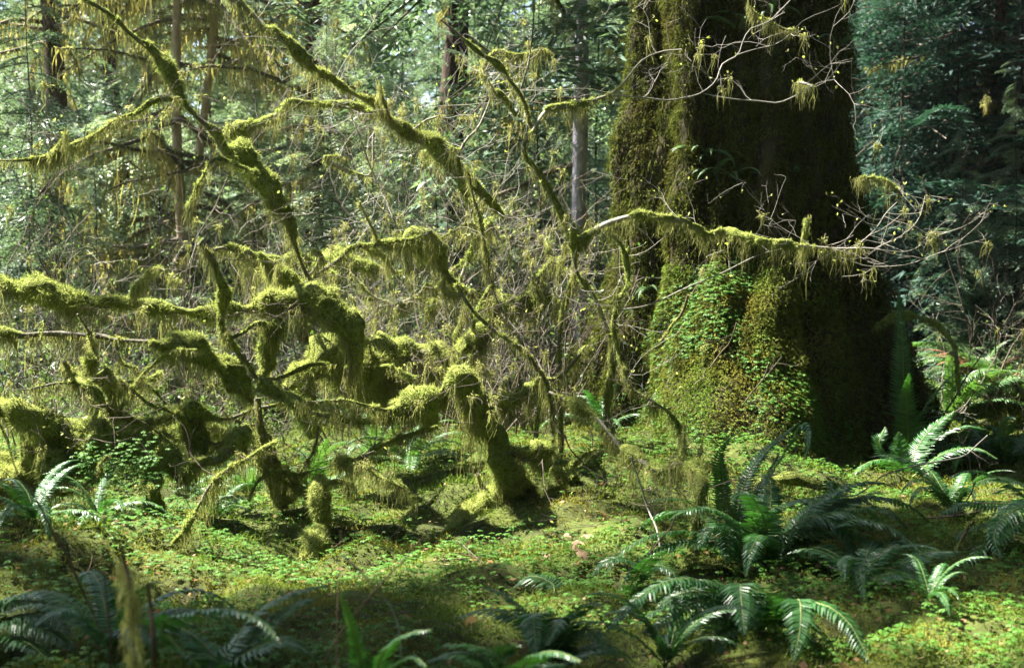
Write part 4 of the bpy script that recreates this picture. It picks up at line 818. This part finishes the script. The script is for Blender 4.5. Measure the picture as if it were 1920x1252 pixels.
# tall trees with their own trunks
def tall(px, d, rpx, bark, label, limbs=10, moss=True, seed=0, h=24, low=4, needle='needle', canopy=14, crad=3.0, lowz=2.0, lean=0., lowtop=8.5, name='spruce_tree'):
    r = np.random.default_rng(300 + seed); x = P(px, 500, d)[0]; g = float(gz(x, d)); rad = rpx * d / FPX
    root = thing(name, label, 'tree', (x, d, g), 'tall trees behind the maples')
    b = Buf(); z = np.linspace(-.2, h, 60)
    tube(b, np.stack([lean * (z - 4) + .05 * np.sin(z * .5 + seed) + rad * .35 * np.sin(z * 1.7 + seed * 2), .05 * np.cos(z * .4), z], 1), rad * (1 + .12 * np.sin(z * 2.3 + seed)) * (1 + .8 * np.exp(-(z + .2) / .4)) * np.clip(1.08 - z / h, .15, 1.1), 18, 0, .05, seed, True, 6.)
    part('trunk', b, [M[bark]], root)
    for i in range(limbs):                              # dead lower limbs, each with its drape of moss
        lb, hb, mb = Buf(), Buf(), Buf()
        z = r.uniform(1.2, 8.5) if d > 17 else r.uniform(1.0, 5.5); a = r.uniform(0, 6.283); L = r.uniform(.7, 2.4); q = [np.array([lean * (z - 4), 0, z])]; dv = np.array([math.cos(a), math.sin(a), r.uniform(-.2, .35)])
        for k in range(8): dv = unit(dv + r.normal(size=3) * .16 - UP * .07); q.append(q[-1] + dv * L / 8)
        q = np.array(q); tube(lb, q, np.linspace(.03, .007, 9), 5, 0)
        lo = part('dead_limb', lb, [M['dark_twig']], root)
        if moss:
            pp, _ = spline(q, np.zeros(9), .03); n = 220; i_ = r.integers(3, len(pp), n)
            blades(mb, pp[i_] + r.normal(size=(n, 3)) * .018, r.normal(size=(n, 3)) - UP * .3, r.uniform(.03, .07, n), .014, 0, .4, r)
            n = 90; i_ = r.integers(3, len(pp), n); strands(hb, pp[i_], r.uniform(.08, .55, n) * r.uniform(.3, 1.2), .014, 0, 3, r)
            part('moss', mb, [M['hang']], lo); part('hanging_moss', hb, [M['far_hang']], lo)
    b = Buf()
    if low:
        for i in range(low):
            z = r.uniform(lowz, lowtop); add_boughs(b, np.array([lean * (z - 4), 0, z]), r.uniform(0, 6.283), r.uniform(-.5, .15), r.uniform(1.2, 2.6), TPL[r.integers(4)])
    for i in range(canopy):
        z = 9 + (h - 9) * i / canopy; add_boughs(b, np.array([0, 0, z]), r.uniform(0, 6.283), r.uniform(-.3, .3), crad * (1.1 - .75 * (z - 9) / (h - 9)) * r.uniform(.6, 1.1), COARSE[r.integers(3)])
    if low or canopy: part('crown', b, [M[needle], M['dark_twig']], root)
    return root
tall(100, 16.5, 19, 'bark_dark', 'dark mossy trunk at the upper left with drooping mossy limbs', 18, True, 1, low=10, canopy=3)
tall(222, 20, 17, 'bark_dark', 'brown trunk second from the left in the background', 14, True, 2, low=7, canopy=3)
tall(345, 15.2, 9, 'bark_sun', 'slim warm sun-tinted trunk in the upper left', 30, True, 3, low=3, canopy=0)
tall(405, 16.5, 9, 'bark_sun', 'slim leaning sun-tinted trunk glowing right of the warm trunk', 44, True, 4, low=0, canopy=0, lean=.10)
tall(590, 15.5, 16, 'bark_red', 'dark reddish trunk at the top between the two diagonal limbs', 14, True, 5, low=3, canopy=0)
tall(848, 18, 23, 'bark_dark', 'broad dark trunk in the middle background', 14, True, 6, low=7, canopy=5)
tall(1080, 14.2, 14, 'bark_lit', 'trunk painted with pale lavender light just left of the giant trunk', 6, True, 7, low=16, lowz=3.3, lowtop=5.4, canopy=6)
tall(1875, 17, 12, 'bark_red', 'slim red-brown trunk at the far right', 14, True, 9, needle='needle_shaded', low=8)
tall(1700, 22, 16, 'bark_dark', 'dark trunk in the deep shade right of the giant trunk', 16, True, 11, needle='needle_shaded', low=16)
tall(480, 30, 14, 'bark_dark', 'dark distant trunk behind the first mossy diagonal limb', 12, True, 13, low=10, canopy=4)

make_giant()
def shade_tree(x, y, label, seed, z0, z1, rad, n, tr=.3):  # spruce out of view, added to drop its shade on a chosen spot
    r = np.random.default_rng(seed); root = thing('spruce_tree', label, 'tree', (x, y, float(gz(x, y))), 'tall trees behind the maples')
    b = Buf(); z = np.linspace(-.2, 20, 24); tube(b, np.stack([0 * z, 0 * z, z], 1), tr * np.clip(1.05 - z / 22, .1, 1), 12, 0, .05, seed); part('trunk', b, [M['bark_dark']], root)
    b = Buf()
    for i in range(n):
        zz = r.uniform(z0, z1); a = r.uniform(0, 6.283); add_boughs(b, np.array([0, 0, zz]), a, r.uniform(-.2, .25), rad * r.uniform(.55, 1.1), COARSE[r.integers(3)])
    part('crown', b, [M['needle'], M['dark_twig']], root)
def sky_blockers():  # copies of an added unseen spruce that cut the sky fill
    r = np.random.default_rng(5150); first = None
    for i, (x, y) in enumerate([(8.5, 4), (9, 9), (12, 1), (7, -1), (4, -5), (-5, -6), (0, -7.5), (-8, -2), (6, -6), (-2, -10), (12, -5), (-10, -7), (13, 12), (9.5, 14), (-11, 0), (8, -9)]):
        if first is None:
            first = root = thing('spruce_tree', '', 'tree', (x, y, 0), 'added unseen spruces around the viewpoint')
            b = Buf(); z = np.linspace(-.2, 22, 24); tube(b, np.stack([0 * z, 0 * z, z], 1), .35 * np.clip(1.05 - z / 24, .1, 1), 12, 0, .05, 3); part('trunk', b, [M['bark_dark']], root)
            b = Buf()
            for k in range(150): add_boughs(b, np.array([0, 0, 1.2 + 20 * k / 150]), r.uniform(0, 6.283), r.uniform(-.3, .2), 4.4 * (1.1 - .5 * k / 150) * r.uniform(.6, 1.1), COARSE[r.integers(3)])
            part('crown', b, [M['needle_shaded'], M['dark_twig']], root); o = root
        else: o = copy_tree(first)
        o.location = (x, y, float(gz(x, y))); o.rotation_euler = (0, 0, r.uniform(0, 6.28)); o['label'] = 'added unseen spruce holding back skylight around the viewpoint'
shade_tree(-9.3, 8.3, 'added unseen tall spruce beyond the left border shading the near ferns', 811, 13, 16, 1.9, 16)
shade_tree(-6.8, 8.2, 'added unseen slim spruce beyond the left border shading the bottom ferns', 813, 13, 15.5, 1.7, 9, .14)
shade_tree(-7.5, 10.3, 'added unseen slender spruce beyond the left border shading the right-hand ferns', 812, 15, 17, 1.6, 12, .10)
sky_blockers()
# far wood closing the view
def far_wood():
    r = np.random.default_rng(77); b = Buf()
    for i in range(900):
        y = r.uniform(38, 56); x = r.uniform(-.5, .5) * y * 1.1; z = float(gz(x, y)) + r.uniform(0, 15)
        add_boughs(b, np.array([x, y, z]), r.uniform(0, 6.283), r.uniform(-.5, .1), r.uniform(2.5, 4.5), COARSE[r.integers(3)], 0)
    tag(link('distant_forest', b.mesh('distant_forest', [M['needle_lit'], M['dark_twig']])), 'far conifer forest closing the view behind the trees', 'forest', kind='stuff')
far_wood()

# ------------------------------------------------------------------ understory shrubs
def shrub(seed, h, n_st, leaves, twm='twig'):
    r = np.random.default_rng(seed); T = Tree('bare shrub', (0, 0, 0), seed, 'shrub', 'twiggy shrubs behind the maples', 'shrub')
    T.budp = 0; T.fuzz = .12; lf = Buf(); st = Buf()
    for i in range(n_st):
        a = r.uniform(0, 6.28); d = unit(np.array([math.cos(a) * .6, math.sin(a) * .6, 1.0])); q = [np.array([math.cos(a), math.sin(a), 0]) * r.uniform(0, .25)]
        L = h * r.uniform(.6, 1.1)
        for k in range(10): d = unit(d + r.normal(size=3) * .14 - UP * .03); q.append(q[-1] + d * L / 10)
        q = np.array(q); tube(st, q, np.linspace(.009, .003, 11), 4, 0)
        for k in range(7):
            j = r.integers(3, 11); T.twig(q[j], unit(q[j] - q[j - 1]) + r.normal(size=3) * .7, L * r.uniform(.15, .35), .003, 1)
    v = np.concatenate(T.tw.v); n = leaves
    if n:
        i = r.integers(0, len(v), n); pos = v[i]; e = unit(r.normal(size=(n, 3)) + UP * .3); sd = unit(np.cross(e, r.normal(size=(n, 3)))); l = r.uniform(.018, .045, n)[:, None]
        lf.add(np.stack([pos, pos + e * l * .5 + sd * l * .28, pos + e * l, pos + e * l * .5 - sd * l * .28], 1).reshape(-1, 3), np.arange(4 * n).reshape(-1, 4))
        part('leaves', lf, [M['leaf']], T.root)
    part('stems', st, [M['dark_twig']], T.root); T.done((twm, 'dark_twig'))
    return T.root
SH = [shrub(400, 1.8, 8, 200), shrub(401, 1.5, 8, 350, 'dark_twig'), shrub(402, 2.3, 7, 80, 'dark_twig'), shrub(403, 1.0, 12, 2000, 'dark_twig')]
SHL = ['tangle of bare grey twigs with tiny new leaves behind the mossy limbs', 'twiggy bush with scattered green leaves behind the mossy limbs', 'tall thin bare shrub behind the mossy limbs', 'low leafy green bush behind the mossy limbs']
us = set()
for px, d, k, sc in [(30, 11.5, 0, 1), (120, 10.8, 1, 1), (210, 11.5, 3, 1), (290, 10.6, 3, .9), (330, 12, 0, 1.1), (60, 13, 2, 1.1), (430, 11.8, 1, .9), (520, 12.5, 0, 1), (650, 11.8, 2, .9), (700, 12.5, 1, 1), (770, 11.5, 0, .9), (830, 12.3, 2, 1.1), (890, 11.3, 0, 1), (950, 11.8, 2, 1.1), (1000, 11.0, 0, .9), (1060, 11.6, 1, 1.1), (1100, 12.4, 2, 1.1), (930, 13.2, 0, 1.2), (870, 13.5, 2, 1.3), (360, 10.8, 3, .8), (240, 12.5, 1, 1.2), (1720, 11.8, 0, .9), (1800, 12.5, 2, 1), (1900, 11.8, 1, .8), (150, 13.5, 2, 1.3), (470, 10.9, 3, .6), (1040, 13, 1, 1.3), (400, 13.5, 2, 1.3)]:
    o = SH[k] if k not in us else copy_tree(SH[k]); us.add(k)
    x = P(px, 600, d)[0]; o.location = (x, d, float(gz(x, d)) - .03); o.rotation_euler = (0, 0, rt.uniform(0, 6.28)); o.scale = (sc,) * 3
    spot = min([(30, 'at the left border'), (130, 'above the low left log'), (210, 'behind the upper left limbs'), (290, 'left of the hanging moss cone'), (345, 'under the slim warm trunk'), (420, 'right of the slim warm trunk'), (500, 'left of the moss hump'), (650, 'right of the moss hump'), (730, 'under the moss-capped bend'), (830, 'behind the forked limb'), (920, 'right of the forked limb'), (1000, 'left of the crossing limb'), (1080, 'at the left edge of the giant trunk'), (1720, 'right of the giant trunk'), (1800, 'behind the golden arching branch'), (1900, 'at the right border')], key=lambda q: abs(q[0] - px))[1]
    o['label'] = ('far ' if d > 12.4 else '') + ['bare grey twiggy shrub ', 'twiggy bush with sparse green leaves ', 'tall thin bare shrub ', 'low leafy green bush '][k] + spot

# ------------------------------------------------------------------ loose sticks, arching limb, foreground stems, leaves
def stick(name, label, cat, pts, d0, d1, mat, moss=False, hang=(), seed=0, twigs=0, amp=.03):
    b0 = P(pts[0][0], pts[0][1], d0)
    T = Tree(label, b0, 700 + seed, cat, None, name)
    if 'group' in T.root: del T.root['group']
    T.branch(pts, d0, d1, hang, twigs, 1 if moss else 0, wmat=mat, wood=1 if not moss else .5, amp=amp, bare=4, name='stem', tl=.3); T.done()
    return T
stick('mossy_branch', 'thin arching branch with sunlit golden moss right of the giant trunk', 'branch', [(1640, 612, 5), (1654, 604, 7), (1676, 595, 8), (1699, 593, 8), (1726, 597, 8), (1756, 609, 8), (1780, 636, 8), (1794, 662, 7), (1800, 740, 7)], 10.8, 10.6, 'wood', True, (10, 15, 10, 20, 5), 1)
stick('fallen_branch', 'long bare twig reaching from the right across the dark fern', 'branch', [(1850, 815, 3), (1830, 832, 4), (1803, 855, 4), (1760, 866, 4), (1706, 876, 4), (1659, 889, 5), (1636, 906, 5), (1602, 929, 5), (1565, 929, 5), (1528, 933, 4), (1500, 950, 4)], 7.9, 7.8, 'twig', False, (), 2, 4)
stick('mossy_log', 'short moss-capped log stub lying in front of the root', 'log', [(1405, 906, 12), (1440, 905, 12), (1495, 906, 11), (1525, 912, 15), (1540, 914, 17)], 8.3, 8.2, 'wood', True, (30, 30, 40, 30), 3)
stick('mossy_log', 'mossy stick standing slanted among the ferns at lower right', 'log', [(1795, 1035, 9), (1806, 1010, 9), (1820, 985, 9), (1828, 978, 7)], 6.9, 6.9, 'stick', True, (10, 10), 4)
stick('bent_twig', 'blurred reddish brown bent stem close to the lens at left', 'twig', [(-15, 770, 6), (13, 832, 6), (34, 889, 6.5), (67, 936, 7), (97, 1000, 7), (124, 1040, 7), (151, 1100, 8), (174, 1150, 7), (190, 1185, 6), (235, 1180, 4), (270, 1150, 3)], 4.6, 4.5, 'stick', False, (), 5)
stick('dead_sapling', 'dark blurred upright stake rising at the lower left', 'twig', [(197, 930, 4), (198, 1050, 5), (205, 1160, 6), (205, 1290, 8)], 4.0, 3.7, 'bark_dark', False, (), 6)
stick('dead_stump', 'dark blurred broken post at the bottom left', 'stump', [(276, 1090, 10), (278, 1130, 14), (282, 1200, 16), (284, 1300, 18)], 3.4, 3.3, 'bark_dark', False, (), 7)
stick('tufted_twig', 'small stem topped with a shaggy brown moss tuft at left', 'twig', [(225, 1025, 4), (232, 1050, 15), (240, 1085, 12), (243, 1130, 4), (248, 1260, 4)], 3.7, 3.6, 'bark_dark', False, (40, 60, 40), 8)
stick('bare_sapling', 'pale blurred stem leaning left to right at bottom centre', 'sapling', [(640, 1042, 4), (675, 1068, 5), (707, 1098, 6), (737, 1134, 6), (750, 1170, 5), (755, 1260, 5)], 4.4, 4.3, 'twig', False, (), 9)
stick('bare_sapling', 'brown blurred stem crossing the pale one at bottom centre', 'sapling', [(800, 1000, 3), (775, 1030, 6), (750, 1058, 6), (717, 1094, 6), (680, 1140, 6), (640, 1192, 6), (600, 1260, 6)], 4.2, 4.2, 'stick', False, (), 10)
stick('bare_sapling', 'thin upright tan stem at bottom centre left', 'twig', [(638, 990, 2), (636, 1080, 3), (635, 1180, 4), (634, 1290, 4)], 4.0, 3.9, 'stick', False, (), 11)
stick('bare_sapling', 'thin bare stem slanting up from the left mossy post', 'twig', [(320, 1030, 4), (355, 985, 7), (385, 930, 6), (405, 900, 5), (430, 880, 3), (520, 830, 3)], 7.0, 7.4, 'wood', True, (40, 60, 40, 10), 12, 3)
stick('mossy_stump', 'small moss-wrapped stump on the yellow mound at left', 'stump', [(104, 1030, 7), (106, 1060, 9), (108, 1085, 14), (110, 1115, 26)], 6.6, 6.5, 'wood', True, (10, 10), 13)
for k, (px, py, d, sx, lb) in enumerate([(1240, 640, 10.0, 1, 'slanting mossy stick stuck in the sorrel root'), (1330, 690, 9.6, 1, 'thin red-brown twig on the lower sorrel root'), (1390, 760, 9.4, 1, 'short red-brown twig near the root foot'), (1110, 890, 8.4, -1, 'brown stick lying on the moss right of the centre trunk'), (1220, 1040, 6.6, 1, 'reddish stick curving down beside the mossy stump'), (1780, 980, 7.2, 1, 'short tan stick in the dark at right')]):
    stick('fallen_stick', lb, 'stick', [(px, py, 3), (px + 22 * sx, py - 30, 3.5), (px + 40 * sx, py - 50, 3.5), (px + 52 * sx, py - 85, 3)], d, d - .1, 'stick', k == 0, (), 20 + k, 1)

# litter on the forest floor
def litter():
    r = np.random.default_rng(66); n = 3200
    y = 3.8 + 8 * r.random(n) ** 1.2; x = r.uniform(-1, 1, n) * (y * .36 + .3); p = np.stack([x, y, gz(x, y) + .03], 1)
    b = Buf(); e = unit(r.normal(size=(n, 3)) * np.array([1, 1, .35])); sd = unit(np.cross(e, UP + r.normal(size=(n, 3)) * .5)); l = r.uniform(.012, .04, n)[:, None]; w_ = l * r.uniform(.12, .5, n)[:, None]
    b.add(np.stack([p, p + e * l * .5 + sd * w_, p + e * l, p + e * l * .5 - sd * w_], 1).reshape(-1, 3), np.arange(4 * n).reshape(-1, 4))
    tag(link('leaf_litter', b.mesh('leaf_litter', [M['fern_dead']])), 'brown scraps of leaf and needle strewn over the moss', 'leaf litter', kind='stuff')
    ms = []
    for k in range(4):
        b = Buf(); q = np.array([[t, .06 * math.sin(3 * t + k) * t, .02 * math.sin(5 * t + k)] for t in np.linspace(0, 1, 9)]); tube(b, q, np.linspace(.010, .004, 9), 5, 0)
        for j in (3, 5): q2 = q[j] + np.array([[0, 0, 0], [.10, .08 * (-1) ** j, .03], [.2, .12 * (-1) ** j, .03]]); tube(b, q2, np.array([.006, .004, .002]), 4, 0)
        ms.append(b.mesh('fallen_twig', [M['stick'] if k % 2 else M['dark_twig']]))
    for i in range(34):
        y = r.uniform(4.6, 10.2); x = r.uniform(-1, 1) * (y * .34); L = r.uniform(.15, .5)
        o = link('fallen_twig', ms[i % 4], None, (x, y, float(gz(x, y)) + .05), (r.normal() * .12, r.normal() * .15, r.uniform(0, 6.28)), L)
        tag(o, 'thin brown fallen twig lying on the green moss floor', 'twig', 'fallen twigs on the forest floor')
litter()
# fallen maple leaves
def dead_leaf_mesh(seed):
    r = np.random.default_rng(seed); b = Buf(); k = 15; a = np.linspace(-2.7, 2.7, k); rad = .55 + .45 * np.abs(np.cos(a * 2.0 + .0)) ** .7
    v = [[0, 0, .006]] + [[math.cos(t) * q, math.sin(t) * q, .25 * q * q * math.sin(t * 1.5 + seed) + r.normal() * .05] for t, q in zip(a, rad)]
    b.add(np.array(v), [[0, i, i + 1] for i in range(1, k)], 0, True)
    s_ = np.array([[-.05, 0, 0], [-.6, .03, .05], [-1.0, .12, .0]]); tube(b, s_, np.array([.03, .02, .02]), 3, 0)
    return b.mesh('dead_leaf', [M['dead_leaf']])
DL = [dead_leaf_mesh(i) for i in range(3)]
for k, (px, py) in enumerate([(1065, 1027), (1075, 1033), (1085, 1040), (1088, 1055), (1078, 1048), (1092, 1062), (1130, 1012), (1098, 1030), (1060, 1038), (1082, 1068), (1020, 1060), (880, 1170)]):
    d = 1.5 * FPX / (py - 500) ; x = P(px, py, d)[0]
    o = link('dead_leaf', DL[k % 3], None, (x, d, float(gz(x, d)) + .06), (rf.normal() * .5, rf.normal() * .5, rf.uniform(0, 6.28)), rf.uniform(.028, .042))
    tag(o, 'pale tan fallen maple leaf among the sorrel at centre right', 'leaf', 'fallen maple leaves')

# ------------------------------------------------------------------ hazy air
def haze():
    m, t, out = new_mat('haze')
    v = N(t, 'ShaderNodeVolumePrincipled'); v.inputs['Color'].default_value = (.9, .95, .9, 1); v.inputs['Density'].default_value = .0003; v.inputs['Anisotropy'].default_value = .45
    t.links.new(v.outputs[0], out.inputs['Volume'])
    b = Buf(); x0, x1, y0, y1, z0, z1 = -126, 126, -26, 166, -2, 27
    b.add([[x, y, z] for z in (z0, z1) for y in (y0, y1) for x in (x0, x1)], [[0, 2, 3, 1], [4, 5, 7, 6], [0, 1, 5, 4], [2, 6, 7, 3], [0, 4, 6, 2], [1, 3, 7, 5]])
    tag(link('haze', b.mesh('haze', [m])), 'thin sunlit haze hanging in the forest air', 'haze', kind='stuff')
haze()
